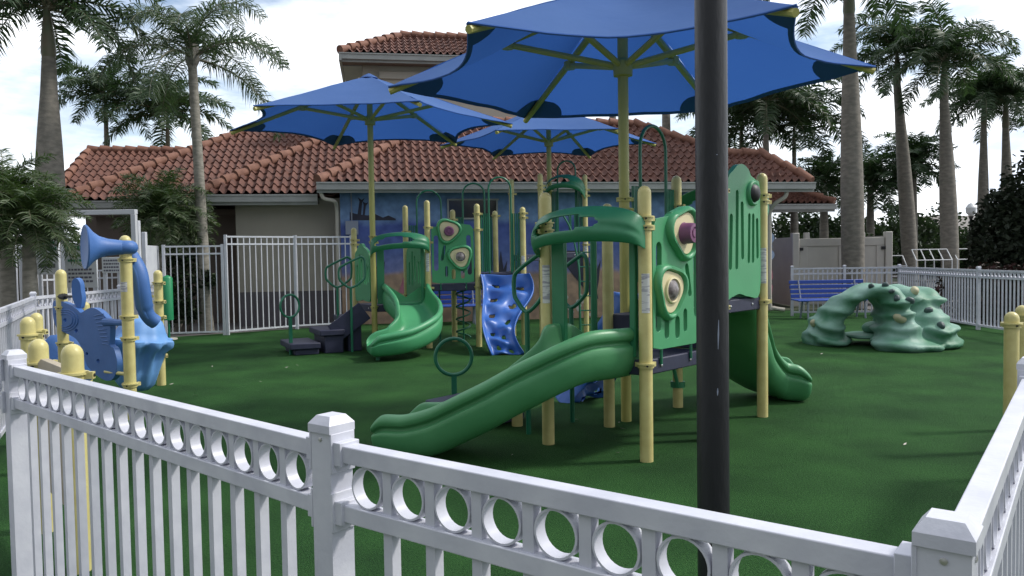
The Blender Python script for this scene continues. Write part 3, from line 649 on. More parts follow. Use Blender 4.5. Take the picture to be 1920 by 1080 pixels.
def loft2d(mb, cx, cy, r, th0, tri, prof, fn, n=36):
    rows = [[fn(cx + r * s * (1 + tri * cos(3 * (2 * pi * i / n - th0))) * cos(2 * pi * i / n), cy + r * s * (1 + tri * cos(3 * (2 * pi * i / n - th0))) * sin(2 * pi * i / n), h) for i in range(n)] for s, h in prof]
    mb.grid(rows, closed_u=True)
    b = len(mb.v); mb.f.append(tuple(range(b - n, b))); return mb
def slot(x0, y0, x1, y1, w=.022, n=5):
    """rounded slot outline"""
    a = atan2(y1 - y0, x1 - x0); o = []
    for i in range(n + 1): t = a - pi / 2 - pi + pi * i / n; o.append((x0 + w * cos(t), y0 + w * sin(t)))
    for i in range(n + 1): t = a - pi / 2 + pi * i / n; o.append((x1 + w * cos(t), y1 + w * sin(t)))
    return o
def smooth2(pts, n=4): return [(p.x, p.y) for p in cat_curve([V((a, b, 0)) for a, b in pts], n, closed=True)]
def eye_panel(root, p0, p1, z0, mirror=False, W=.78, sc=1.0):
    wf = wall_fn(p0, p1, z0); D = (V((p1[0], p1[1])) - V((p0[0], p0[1]))).length; off = (D - W) / 2
    fn = (lambda u, w_, t: wf(D - off - u, w_ * sc, t)) if mirror else (lambda u, w_, t: wf(off + u, w_ * sc, t))
    out_ = [(0, .0), (.1, -.02), (W - .1, -.02), (W, 0), (W, .92), (W - .06, 1.0), (W * .62, 1.03), (.45, 1.06), (.18, 1.06), (.1, .98), (.0, .96)]
    holes = [[(x * W / .78, y) for x, y in q] for q in (slot(.08, .24, .085, .78, .042), slot(.27, .12, .27, .25, .03), slot(.40, .08, .40, .19, .036), slot(.70, .16, .685, .78, .042), slot(.19, .40, .24, .62, .028), slot(.57, .09, .57, .20, .036))]
    pn = MB().plate([out_] + holes, .045, fn).build('panel', M['panel'], root, fix=True, bevel=.008, smooth=True, ang=35)
    e1, e2 = (.30, .90), (.50, .44)
    for k_, (ex, ey) in enumerate((e1, e2)):
        th = radians(90 + (12 if k_ else -18)) + pi
        mb = MB(); loft2d(mb, ex, ey, .215, th, .12, [(1.0, -.028), (1.02, .02), (1.0, .05), (.93, .075), (.84, .075), (.79, .055), (.77, .03)], fn)
        fr_ = mb.build('eye_frame', M['panel'], pn, fix=True, ang=60)
        mb = MB(); loft2d(mb, ex, ey, .215, th, .12, [(.765, .031), (.765, .045), (.74, .052)], fn); mb.build('eye_plate', M['cream'], pn, ang=40, fix=True)
        if k_ == 0:
            mb = MB(); loft2d(mb, ex + .01, ey - .01, .085, 0, 0, [(1.06, .053), (1.0, .06), (.96, .13), (.88, .15), (.6, .152), (.56, .14), (.42, .14), (.38, .152), (.2, .152)], fn, 24); mb.build('knob', M['purple'], pn, fix=True, ang=45)
        else:
            mb = MB(); loft2d(mb, ex, ey, .105, 0, 0, [(1.0, .053), (.98, .07), (.88, .074), (.8, .06)], fn, 24); mb.build('porthole_ring', M['cream'], pn, fix=True, ang=50)
            mb = MB(); loft2d(mb, ex, ey, .084, 0, 0, [(1.0, .062), (.7, .08), (.35, .092), (.1, .095)], fn, 24); mb.build('porthole', M['mirror'], pn, fix=True, ang=60)
    for f in (.15, .6):
        MB().tube([fn(f, -.14, .01), fn(f, .0, .01)], .012, 6).build('bracket', M['pipe'], pn)
    return pn
def arch_panel(root, p0, p1, z0, zb, ztop, wbar=.17, m='pipe', r=.015):
    """arched grab rail over an opening with a narrow barred panel on each side"""
    wf = wall_fn(p0, p1); D = (V((p1[0], p1[1])) - V((p0[0], p0[1]))).length; g = .075
    a, b = g + wbar, D - g - wbar; R = (b - a) / 2
    pts = [wf(a, z0)] + [wf(a, lerp(z0, ztop - R, .5))] + [wf((a + b) / 2 - R * cos(t * pi / 12), ztop - R + R * sin(t * pi / 12)) for t in range(13)] + [wf(b, lerp(z0, ztop - R, .5)), wf(b, z0)]
    o = MB().tube(pts, r * 1.15, 8).build('arch_rail', M[m], root)
    for s0, s1 in ((g, a - .03), (b + .03, D - g)):
        mb = MB(); mb.tube([wf(s0, z0 + .03), wf(s0, zb), wf(s1, zb), wf(s1, z0 + .03)], r, 6, closed=True)
        for f in (1 / 3, 2 / 3): mb.tube([wf(lerp(s0, s1, f), z0 + .03), wf(lerp(s0, s1, f), zb)], r * .8, 6)
        mb.build('bar_panel', M[m], root)
    return o
def hood(root, p0, p1, zc, rise=.15, bulge=.28, m='hood', legs=True, zleg=.85, hgt=.25):
    """leaf-shaped arched hood with a long curved slot, spanning two posts"""
    wf = wall_fn(p0, p1); D = (V((p1[0], p1[1])) - V((p0[0], p0[1]))).length; nt_, ns = 40, 12
    sg = 1 if bulge > 0 else -1
    def pt(i, j, off):
        t = i / nt_; s = j / ns; a = pi * t; sa = sin(a); u = D / 2 - (D / 2 + .03) * cos(a)
        h = hgt * (1 + .25 * sa - .15 * t); z = zc + rise * sa ** .7 + (s - .5) * h + .04 * t
        round_ = .055 * sin(pi * s); groove = -.022 * math.exp(-((s - .45) / .09) ** 2) * (1 if t > .62 else 0)
        lean = -.16 * s * s * sa * abs(bulge) / .28
        return wf(u, z - off * .4 * (s - .5), sg * (abs(bulge) * sa ** .65 + round_ + groove + lean - off + .02))
    def hole(i, j):
        t = (i + .5) / nt_; s = (j + .5) / ns; c = .42 + .12 * sin(pi * t)
        return .16 < t < .66 and abs(s - c) < .20 * sin(pi * (t - .16) / .50) ** .6
    mb = MB(); w_ = ns + 1; o = (nt_ + 1) * w_
    for off in (0, .035):
        for i in range(nt_ + 1):
            for j in range(w_): mb.v.append(pt(i, j, off))
    for i in range(nt_):
        for j in range(ns):
            if hole(i, j): continue
            a = i * w_ + j; mb.f.append((a, a + 1, a + w_ + 1, a + w_)); mb.f.append((o + a + w_, o + a + w_ + 1, o + a + 1, o + a))
            for di, dj, e0, e1 in ((0, -1, a, a + w_), (0, 1, a + 1, a + w_ + 1), (-1, 0, a, a + 1), (1, 0, a + w_, a + w_ + 1)):
                i2, j2 = i + di, j + dj
                if i2 < 0 or j2 < 0 or i2 >= nt_ or j2 >= ns or hole(i2, j2): mb.f.append((e0, e1, o + e1, o + e0))
    mb.build('hood', M[m], root, fix=True, ang=70, subsurf=1)
    if legs:
        for u0, u1 in ((.075, .20), (D - .13, D - .075)):
            MB().plate([[(u0, zleg), (u1, zleg), (u1, zc + .05), (u0, zc + .05)]], .05, lambda u, w_, t: wf(u, w_, t)).build('side_panel', M[m], root, fix=True, bevel=.01)
def climber(root, top, bot, zt_, wt=.44, wb=.30, name='wavy_climber', side=None, lean=None):
    """wavy moulded climbing wall with hand holes and raised side lips"""
    T = V((top[0], top[1], 0)); Bm = V((bot[0], bot[1], 0)); out_ = (Bm - T).normalized(); sd = V((-out_.y, out_.x, 0)); D = (Bm - T).length
    nu, nv = 26, 44; rnd = random.Random(5)
    holes = [(.28, .13), (.72, .18), (.22, .32), (.68, .40), (.26, .52), (.74, .60), (.30, .72), (.62, .78), (.34, .90), (.70, .93)]
    def S(u, v, off=0):
        # v: 0 top .. 1 bottom
        z = zt_ * (1 - v) ** 1.0; a = D * (.5 - .5 * cos(pi * min(1, v * 1.02))) * .9 + D * .10 * v
        hw_ = lerp(wt, wb, v) * (1 + .16 * sin(v * 2 * pi * .95 + .3)); x = (u - .5) * 2 * hw_
        sh = .10 * sin(v * pi * 2 + .4)
        bump = 0
        for hu, hv in holes:
            dx = (u - hu) / .16; dy = (v - hv - .04 * (u - hu)) / .062; q = dx * dx + dy * dy
            bump += -.075 * math.exp(-q * 1.1) + .055 * math.exp(-((dx) ** 2 + (dy - 1.3) ** 2 * 2.2))
        bump += .02 * sin(u * 9 + v * 11)
        lip = .10 * (max(0, abs(u - .5) * 2 - .80) / .20) ** 1.5
        return T + out_ * (a + bump + lip * 1.3 + off) + sd * (x + sh) + V((0, 0, z + bump * .6 + lip * .4 + off * .5))
    fr_ = [[S(u / nu, v / nv) for u in range(nu + 1)] for v in range(nv + 1)]
    bk = [[S(u / nu, v / nv, -.035 if 1 < u < nu - 1 else -.17) for u in range(nu + 1)] for v in range(nv + 1)]
    mb = MB(); w_ = nu + 1
    for r in fr_ + bk: mb.v += r
    o = (nv + 1) * w_
    def hole(u, v):
        for hu, hv in holes:
            if ((u - hu) / .085) ** 2 + ((v - hv) / .027) ** 2 < 1: return True
        return False
    for v in range(nv):
        for u in range(nu):
            if hole((u + .5) / nu, (v + .5) / nv): continue
            a = v * w_ + u; mb.f.append((a, a + 1, a + w_ + 1, a + w_)); mb.f.append((o + a + w_, o + a + w_ + 1, o + a + 1, o + a))
    for v in range(nv):
        for u in (0, nu): a = v * w_ + u; mb.f.append((a, a + w_, o + a + w_, o + a))
    for u in range(nu):
        for v in (0, nv): a = v * w_ + u; mb.f.append((a, a + 1, o + a + 1, o + a))
    return mb.build(name, M['blue'], root, fix=True, ang=70, subsurf=1)
def hex_loop(root, pa, d, z0, z1, wl, stem_h=None, name='hand_loop', r=.02, side=1):
    """six-sided hand loop on a stem, lying in the vertical plane along d"""
    p = V((pa[0], pa[1], 0)); d = V((d[0], d[1], 0)).normalized()
    zc = (z0 + z1) / 2; H = z1 - z0
    pts = [(-.0, z0), (.5, z0 + H * .22), (.62, z0 + H * .4), (.62, z1 - H * .12), (.5, z1), (.35, z1 - H * .02), (-.35, z1 - H * .28), (-.48, z1 - H * .42), (-.48, z0 + H * .34), (-.38, z0 + H * .2)]
    loop = cat_curve([p + d * (x * wl * side) + V((0, 0, z)) for x, z in pts], 4, closed=True)
    o = MB().tube(loop, r, 8, closed=True).tube([p + V((0, 0, 0)), p + V((0, 0, z0))], r * 1.1, 8).build(name, M['pipe'], root); return o
def ring_handle(root, x, y, z0, zc, R, d, r=.02):
    d = V((d[0], d[1], 0)).normalized()
    mb = MB().tube([V((x, y, zc)) + d * R * cos(t * pi / 16) + V((0, 0, R * sin(t * pi / 16))) for t in range(32)], r, 8, closed=True)
    mb.box((x, y, (z0 + zc - R) / 2), (.055, .03, zc - R - z0 + .02), rz=atan2(d.y, d.x)); return mb.build('ring_handle', M['pipe'], root, ang=50)
def steps(root, p, d, w_, hs, tread=.36, solid=True):
    """moulded step unit: descending blocks from point p along d"""
    p = V((p[0], p[1], 0)); d = V((d[0], d[1], 0)).normalized(); s = 0
    for h, l_, ws in hs:
        c = p + d * (s + l_ / 2); mb = MB(); mb.box(c + V((0, 0, h - .05)), (l_, w_ * ws, .10), rz=atan2(d.y, d.x))
        if solid or h < .25: mb.box(c - d * .03 + V((0, 0, (h - .1) / 2)), (l_ - .10, w_ * ws - .08, h - .1), rz=atan2(d.y, d.x))
        mb.build('step', M['navy'], root, bevel=.015); s += l_
def side_rail(root, pts, r=.018): return MB().tube(cat_curve(pts, 5), r, 8).build('grab_rail', M['pipe'], root)
def fish_panel(root, p0, p1, z0, H=1.0, peak=.2, eye=True, W=None, ol=None):
    wf = wall_fn(p0, p1, z0); D = (V((p1[0], p1[1])) - V((p0[0], p0[1]))).length; g = .07; W = D - 2 * g
    fn = lambda u, w_, t: wf(g + u, w_, t)
    out_ = smooth2([(0, .02), (W * .25, -.02), (W * .5, .0), (W * .75, -.02), (W, .02), (W * 1.0, .4), (W, .8 * H), (W * .97, .94 * H), (W * .87, 1.02 * H), (W * .74, H + peak * .55), (W * .62, H + peak * .75), (W * .52, H + peak * 1.2), (W * .38, H + peak * 1.25), (W * .24, H + peak * .7), (W * .12, H + .02), (W * .02, H * .95), (0, .7 * H), (0, .4)], 4)
    if ol: out_ = smooth2([(a - g, b - z0) for a, b in ol], 4)
    holes = [slot(W * .14, .25, W * .17, .70 * H, .03), slot(W * .31, .25, W * .33, .92 * H, .028), slot(W * .47, .34, W * .46, .82 * H, .028), slot(W * .64, .30, W * .66, .72 * H, .024), slot(W * .76, .30, W * .77, .72 * H, .024), slot(W * .89, .34, W * .88, .68 * H, .024)]
    pn = MB().plate([out_] + holes, .05, fn).build('panel', M['panel'], root, fix=True, bevel=.012)
    if eye:
        mb = MB(); loft2d(mb, W * .74, H * .93, .12, 0, 0, [(1.0, .0), (1.0, .04), (.86, .055), (.74, .05)], fn, 24); mb.build('eye_frame', M['panel'], pn, fix=True, ang=60)
        mb = MB(); loft2d(mb, W * .74, H * .93, .088, 0, 0, [(1.0, .045), (.8, .075), (.4, .092), (.1, .095)], fn, 24); mb.build('eye_bubble', M['dark'], pn, fix=True, ang=60)
    return pn
# ------------------------------------------------------------------ near play structure
def dirn(a, b): return (V((b[0] - a[0], b[1] - a[1]))).normalized()
PA = (1.02, 6.05); PB = (.29, 6.66); PC = (.887, 7.3); PG = (1.617, 6.69)
PD = (1.12, 7.53); PE = (1.71, 8.18); PF = (2.42, 7.64); PH = (1.83, 6.99)
ps = empty('play_structure', (1.2, 7.0, 0), 'nearer green and yellow play structure with the long curved slide right behind the front fence', 'play structure')
ppost(ps, *PA, 2.12, clamps=(1.87, 1.80, .745), ang=radians(40), sticker=(1.15, .30))
ppost(ps, *PB, 2.13, clamps=(1.86, 1.80), ang=radians(130), sticker=(1.2, .32))
ppost(ps, *PC, 2.07, clamps=(.72,)); ppost(ps, *PG, 2.03, clamps=(.72,))
ppost(ps, *PE, 2.40, clamps=(2.08, 1.98), ang=radians(-50)); ppost(ps, *PF, 2.36, clamps=(2.14, 2.08, 1.12), ang=radians(20), sticker=(1.3, .34)); ppost(ps, *PH, 2.34, clamps=(2.14, 1.12), ang=radians(-40))
ppost(ps, .03, 7.4, .5)
deck(ps, [PA, PB, PC, PG], .78); deck(ps, [PD, PE, PF, PH], 1.17)
dk = [V((*PC, 0)), V((*PD, 0)), V((*PH, 0)), V((*PG, 0))]
MB().add([p + V((0, 0, .78)) for p in dk] + [p + V((0, 0, 1.05)) for p in dk], [(0, 1, 2, 3), (7, 6, 5, 4), (0, 3, 7, 4), (1, 5, 6, 2), (0, 4, 5, 1), (3, 2, 6, 7)]).build('riser', M['navy'], ps, fix=True, bevel=.01)
eye_panel(ps, PA, PG, .87, mirror=True, W=.73, sc=1.0)
slide(ps, [(.74, 6.44), (.58, 6.29), (.28, 6.15), (-.12, 6.19), (-.58, 6.36), (-.98, 6.56)], [(0, .78), (.19, .775), (.36, .60), (.57, .355), (.78, .17), (.88, .13), (1, .13)], w0=.30, w1=.24, hw=.25, whl=[(0, .95), (.15, 1.0), (.8, .92), (1, .85)])
hood(ps, PB, PA, 1.69, rise=.13, bulge=.28, zleg=.80)
st_d = dirn(PA, PB)
steps(ps, (.50, 7.03), st_d, .62, [(.58, .36, 1), (.38, .36, 1), (.19, .82, 1.0)], solid=False)
hex_loop(ps, (.13, 7.04), -st_d, 1.10, 1.60, .30, side=1); hex_loop(ps, (.56, 7.52), -st_d, 1.10, 1.60, .30)
ring_handle(ps, -.62, 8.2, .18, .56, .19, (1, .15))
for p in ((.44, 6.83), (.74, 7.14)): MB().tube([(p[0], p[1], .78), (p[0], p[1], 1.72)], .03, 8).build('upright', M['hood'], ps)
side_rail(ps, [(.42, 6.80, .80), (.42, 6.80, 1.75)], .02)
# barred rail on the C-D side and climber on the D-E side
arch_panel(ps, PD, PE, 1.30, 2.25, 2.86, wbar=.13)
climber(ps, (1.38, 7.90), (.78, 8.72), 1.22, wt=.36, wb=.30)
fish_panel(ps, PH, PF, 1.22, H=1.0, peak=.14, ol=[on_wall(*q, PH, PF) for q in ((1359, 553), (1368, 557), (1382, 551), (1400, 556), (1420, 549), (1421, 450), (1420, 352), (1413, 338), (1404, 330), (1399, 318), (1390, 309), (1380, 309), (1370, 320), (1361, 333), (1358, 370), (1358, 450))])
slide(ps, [(1.98, 7.76), (2.10, 7.92), (2.26, 8.18), (2.50, 8.45), (2.82, 8.60), (3.12, 8.58)], [(0, 1.17), (.10, 1.15), (.30, .80), (.60, .34), (.80, .18), (1, .16)], w0=.30, w1=.26, hw=.27, whl=[(0, 1.1), (.3, 1.05), (.8, .95), (1, .85)])
hood(ps, PE, PF, 1.98, rise=.14, bulge=-.25, legs=False)
sb = MB(); sb.box((1.60, 8.08, .50), (.34, .16, .04), rz=.4); sb.tube([(1.64, 8.10, .48), (1.70, 8.12, .22)], .02, 6); sb.lathe([(.052, -.03), (.075, -.03), (.075, .03), (.052, .03)], (PE[0], PE[1], .24), 16); sb.lathe([(.052, -.02), (.075, -.02), (.075, .02), (.052, .02)], (PE[0], PE[1], .5), 16)
sb.build('step_bracket', M['hood'], ps)
bp_ = MB()
for f in (0.15, .3, .45, .6, .75): q = V((*PC, 0)).lerp(V((*PG, 0)), f)
# ladder between the two structures
# ------------------------------------------------------------------ far play structure
fs = empty('play_structure', (-1, 14.3, 0), 'farther green and yellow play structure with the short spiral slide, spread before the mural', 'play structure')
QM = (-2.42, 13.75); Q1 = (-1.47, 13.9); Q2 = (-1.97, 14.78); Q3 = (-2.86, 14.4)
Q4 = (-.60, 14.0); Q5 = (-1.10, 14.95); Q6 = (-.30, 14.97); Q7 = (.21, 14.2); Q8 = (.02, 15.8); Q9 = (.58, 15.4); Q10 = (1.49, 15.9); QU = (.78, 16.2); 
def ztop(p, px, py): 
    return at(px, py, p[1]).z
ppost(fs, *Q1, 2.60, clamps=(2.12, 1.86, 1.06), ang=0, sticker=(1.35, .32)); ppost(fs, *Q2, ztop(Q2, 757, 385), clamps=(2.08, .9))
ppost(fs, *Q3, ztop(Q3, 662, 427), clamps=(1.93, 1.85)); ppost(fs, *Q4, ztop(Q4, 889, 382), clamps=(2.35, 2.07, 1.06), ang=0)
ppost(fs, *Q5, ztop(Q5, 845, 393), clamps=(2.3,)); ppost(fs, *Q6, ztop(Q6, 929, 395), clamps=(2.36,)); ppost(fs, *Q7, ztop(Q7, 978, 388), clamps=(2.36, 2.28, .98), sticker=(1.35, .25))
ppost(fs, *Q8, ztop(Q8, 961, 335), clamps=(2.83,)); ppost(fs, *Q9, ztop(Q9, 1012, 325), clamps=(2.95, 2.88)); ppost(fs, *Q10, ztop(Q10, 1097, 327), clamps=(2.9, 2.78, 1.8), sticker=(1.45, .4))
deck(fs, [QM, Q1, Q2, Q3], .78); deck(fs, [Q1, Q4, Q6, Q5], 1.12); deck(fs, [Q4, Q7, Q8, Q6], 1.30); deck(fs, [Q7, Q9, QU, Q8], 1.62, m='navy'); deck(fs, [Q9, Q10, (1.7, 16.8), QU], 1.66)
eye_panel(fs, Q1, Q4, 1.16, W=.74)
slide(fs, [(-1.88, 13.95), (-1.80, 13.65), (-1.58, 13.25), (-1.56, 12.85), (-1.82, 12.50), (-2.20, 12.36)], [(0, .78), (.10, .77), (.35, .56), (.65, .33), (.85, .24), (1, .22)], w0=.33, w1=.27, hw=.30, m='panel', ground_end=False, whl=[(0, 1.25), (.35, 1.15), (.65, .9), (1, .6)])
MB().tube([(-2.12, 12.36, 0), (-2.12, 12.36, .14)], .035, 10).build('slide_foot', M['pipe'], fs)
hood(fs, QM, Q1, 1.72, rise=.16, bulge=.28, zleg=.80)
fish_panel(fs, Q3, QM, .86, H=.85, peak=.12, eye=False); fish_panel(fs, Q2, Q1, .86, H=.9, peak=.05, eye=False)
arch_panel(fs, Q2, Q5, 1.2, 2.2, 2.85, wbar=.14); arch_panel(fs, Q5, Q6, 1.3, 2.35, 2.98, wbar=.12); arch_panel(fs, Q4, Q7, 1.3, 2.36, 3.0, wbar=.14); arch_panel(fs, QU, Q10, 1.85, 2.9, 3.5, wbar=.12)
arch_panel(fs, Q9, Q10, 1.85, 2.45, 2.47, wbar=.3, r=.014)
climber(fs, (-.17, 13.98), (-.12, 12.75), 1.28, wt=.42, wb=.27)
hood(fs, QU, Q10, 2.75, rise=.3, bulge=.4, legs=False, hgt=.25)
d3 = V((-.87, -.42))
steps(fs, (-2.75, 13.98), d3, .85, [(.60, .34, .9), (.40, .42, 1.1), (.20, .50, 1.15)])
MB().beam((-2.55, 13.62, .70), (-3.05, 13.42, .32), .05, .34).build('step_side', M['navy'], fs, bevel=.01)
for px, Y in ((634, 13.9), (659, 13.5)):
    s_ = at(px, 600, Y); hex_loop(fs, (s_.x, s_.y), (1, .35), 1.1, 1.62, .40, side=1)
ring_handle(fs, *at(546, 665, 13.25).xy, .0, .82, .19, (.62, .8))
# ladder, spiral and pole climbers
la = MB(); x0 = at(1117, 500, 15.2).x; xl = at(1087, 600, 15.2).x
for x in (xl, x0): la.tube([(x, 15.2, 0), (x, 15.2, 1.9)], .018, 6)
for i in range(7): la.tube([(xl, 15.2, .25 + i * .28), (x0, 15.2, .25 + i * .28)], .014, 6)
la.build('ladder', M['pipe'], fs)
MB().tube(cat_curve([at(1052, 398, 15.0), at(1068, 425, 15.0), at(1078, 460, 15.0), at(1086, 510, 15.0), at(1087, 560, 15.0), V((xl, 15.0, .0))], 5), .02, 6).build('curved_pole', M['pipe'], fs)
c_ = at(869, 600, 14.55); sp_ = MB(); sp_.tube([(c_.x, c_.y, 0), (c_.x, c_.y, 1.1)], .016, 6)
sp_.tube([(c_.x + .13 * cos(t * .5), c_.y + .13 * sin(t * .5), .1 + t * .0185) for t in range(52)], .016, 6); sp_.build('spiral_climber', M['pipe'], fs)
c_ = at(825, 600, 14.5); MB().tube([(c_.x, c_.y, 0), (c_.x, c_.y, 1.1)], .016, 6).build('climbing_pole', M['pipe'], fs)
# ------------------------------------------------------------------ shade umbrellas
def umbrella(c, tips_z, apex, R, a0, label, hub, sag=.0, rm=.05, rope=False):
    x, y = c; root = empty('shade_umbrella', (x, y, 0), label, 'umbrella', 'blue shade umbrellas over the playground')
    ppost(root, x, y, apex - .05, r=rm, m='yellow' if False else 'ypipe', name='mast', clamps=(2.12, 2.02, .745) if y < 9 else (1.97, 1.87, .74) if x < -1 else (2.9,), ang=radians(30))
    tip = [V((x + R * cos(a0 + i * pi / 3), y + R * sin(a0 + i * pi / 3), tips_z)) for i in range(6)]; ap = V((x, y, apex))
    for i in range(6):
        t = tip[i]; dr = (t - ap).normalized(); rib = MB().tube([ap - V((0, 0, .10)), t - V((0, 0, .05)) - dr * .01], [.038, .032], 8).build('rib', M['ypipe'], root)
        m_ = ap.lerp(t, .48) - V((0, 0, .10)); MB().tube([V((x, y, hub)), m_], .030, 8).build('strut', M['ypipe'], rib)
        MB().lathe([(.06, -.04), (.06, .04), (.02, .05)], m_, 8).build('strut_collar', M['ypipe'], rib)
    MB().lathe([(rm + .002, -.09), (rm + .04, -.08), (rm + .045, .05), (rm + .002, .08)], (x, y, hub), 16).build('hub', M['ypipe'], root)
    n = 14; top = MB(); m1 = MB(); hm = MB()
    for i in range(6):
        t0, t1 = tip[i], tip[(i + 1) % 6]; mid = (t0 + t1) / 2
        def S(f, s):
            e_ = t0.lerp(t1, s); bow = .15 * 4 * s * (1 - s); p = ap.lerp(ap.lerp(e_, 1 - bow), f)
            return p - V((0, 0, (.10 + sag) * 4 * s * (1 - s) * f * (1.15 - .35 * f))) + V((0, 0, .014 * noise.noise(p * 2.3 + V((i, 0, 0)))))
        rows = [[S(a / n, b / n) for b in range(n + 1)] for a in range(n + 1)]
        top.grid(rows)
        for mir in (0, 1):
            rs = []
            for a in range(7):
                q = a / 6; f = 1 - .17 * (1 - q); wd = .165 * sqrt(max(0, 1 - (1 - q) ** 2)); rs.append([S(f, (k_ / 5 * wd) if not mir else 1 - k_ / 5 * wd) - V((0, 0, .008)) for k_ in range(6)])
            hm.grid(rs)
        hm.grid([[S(fq, b / n) - V((0, 0, .007)) for b in range(n + 1)] for fq in (.975, .988, 1)])
        m1.tube(rows[n], .010, 5)
    cv = top.build('canopy', M['canopy'], root, fix=True, ang=30)
    hm.build('corner_patch', M['hem'], cv, ang=40); m1.build('hem', M['hem'], cv)
    MB().lathe([(.16, -.05), (.10, -.005), (.03, .03), (.001, .04)], ap, 12).build('top_cap', M['canopy'], cv)
    return root
um1 = at(1166, 135, 7.53)
umbrella((um1.x + .01, 7.53), 3.27, 4.14, 2.27, radians(-7), 'largest nearest blue hexagonal shade umbrella with sagging front edge over the eyed panel', 3.36, sag=.15)
um2 = at(693, 232, 13.7)
umbrella((um2.x, 13.75), 3.86, 4.74, 2.46, radians(-3), 'blue hexagonal shade umbrella standing left over the short spiral slide', 3.98)
um3 = at(1029, 282, 16.2)
umbrella((um3.x, 16.2), 3.86, 4.66, 2.2, radians(2), 'smallest farthest blue shade umbrella in front of the roof, half behind the nearest one', 3.90)
# ------------------------------------------------------------------ musical play panel at the left
mp_ = empty('musical_play_panel', (-4.4, 8.6, 0), 'blue butterfly, horn and ruffled flower drum on tall yellow posts by the left fence', 'play panel')
L1 = (-5.02, 8.8); L2 = (-3.9, 8.0); L3 = (gnd(303, 722).x, gnd(303, 722).y); L4 = at(277, 600, 11.4).xy; L5 = at(161, 600, 10.6).xy
ppost(mp_, *L1, 1.53, r=.058, clamps=(1.10, .7)); ppost(mp_, *L2, 1.87, r=.058, clamps=(1.62, 1.04, .82, .35), ang=radians(60), sticker=(1.3, .1)); ppost(mp_, *L3, 1.49, r=.055, clamps=(1.32, 1.08, .88, .38), ang=radians(-20)); ppost(mp_, *L4, at(277, 536, 11.4).z, r=.055, clamps=(1.1,)); ppost(mp_, *L5, at(161, 566, 10.6).z, r=.055)
bo = [(104, 569), (108, 563), (120, 565), (138, 572), (150, 580), (157, 586), (168, 579), (180, 577), (192, 583), (203, 594), (210, 606), (212, 616), (211, 646), (218, 652), (223, 668), (225, 684), (221, 703), (214, 712), (203, 713), (190, 706), (178, 696), (168, 684), (162, 668), (156, 648), (146, 634), (128, 624), (114, 617), (107, 605), (104, 588)]
b2 = smooth2([on_wall(px, py, L1, L2) for px, py in bo], 3)
bh = [[on_wall(cx + r_ * cos(-i * pi / 4), cy + r_ * 1.3 * sin(-i * pi / 4), L1, L2) for i in range(8)] for cx, cy, r_ in ((127, 600, 3), (148, 620, 3), (189, 676, 3), (168, 663, 2.6))]
bf = MB().plate([b2] + bh, .06, wall_fn(L1, L2)).build('butterfly_panel', M['blue2'], mp_, fix=True, bevel=.012)
wf = wall_fn(L1, L2)
for i in range(9):
    a = on_wall(182 + i * 2, 592 + i * 6.5, L1, L2); b = on_wall(200 + i * 1.2, 588 + i * 7.2, L1, L2); MB().tube([wf(a[0], a[1], .032), wf(b[0], b[1], .032)], .006, 5).build('wing_rib', M['blue2'], bf)
for i in range(3): MB().tube([wf(*[c for c in on_wall(128 + (14 + 5 * i) * cos(t * pi / 10), 600 + (12 + 4 * i) * sin(t * pi / 10), L1, L2)], .032) for t in range(-8, 8)], .006, 5).build('wing_rib', M['blue2'], bf)
for py in (604, 698):
    a = on_wall(212, py, L1, L2); MB().tube([wf(a[0] - .12, a[1], .02), V((L2[0], L2[1], a[1]))], [.045, .024] if py < 650 else [.018, .018], 10).build('arm', M['blue2' if py < 650 else 'yellow'], bf)
# small fluted leaf plate on a black rod
lw = [on_wall(px, py, (-4.9, 8.65), (-4.2, 8.55)) for px, py in ((139, 526), (147, 521), (154, 530), (156, 545), (158, 560), (154, 578), (146, 574), (140, 560), (138, 545))]
MB().plate([smooth2(lw, 3)], .07, wall_fn((-4.9, 8.65), (-4.2, 8.55))).build('leaf_plate', M['blue2'], mp_, fix=True, bevel=.02)
a = at(112, 556, 8.78); b = at(142, 556, 8.62); MB().tube([a, a.lerp(b, .35), a.lerp(b, .36), b], [.035, .035, .014, .014], 8).build('rod', M['dark'], mp_)
# horn
c0_ = at(158, 463, 7.75); ax = V((-.80, -.62, .02)).normalized(); R_ = (-ax).to_track_quat('Z', 'Y').to_matrix()
hn = MB(); hn.lathe([(.01, .012), (.19, .006), (.215, 0), (.222, .012), (.205, .03), (.15, .075), (.11, .13), (.085, .21), (.075, .30), (.07, .40)], c0_, 28, mtx=R_); hn.build('horn_bell', M['blue2'], mp_, fix=True, ang=50)
e0 = c0_ - ax * .38
tb = cat_curve([e0 + ax * .06, e0 - ax * .04, at(238, 470, 8.2), at(259, 508, 8.15), at(266, 545, 8.15), at(272, 580, 8.2), at(281, 596, 8.25), at(292, 604, 8.3)], 6)
MB().tube(tb, [.07 if i < 14 else .085 if i < 30 else .075 for i in range(len(tb))], 14).tube([p + V((.0, -.055, .0)) for p in tb[10:-6]], .035, 8).build('horn_tube', M['blue2'], mp_, fix=True, ang=60)
MB().tube([V((L2[0], L2[1], 1.66)), at(205, 462, 7.85)], .022, 8).build('arm', M['yellow'], mp_)
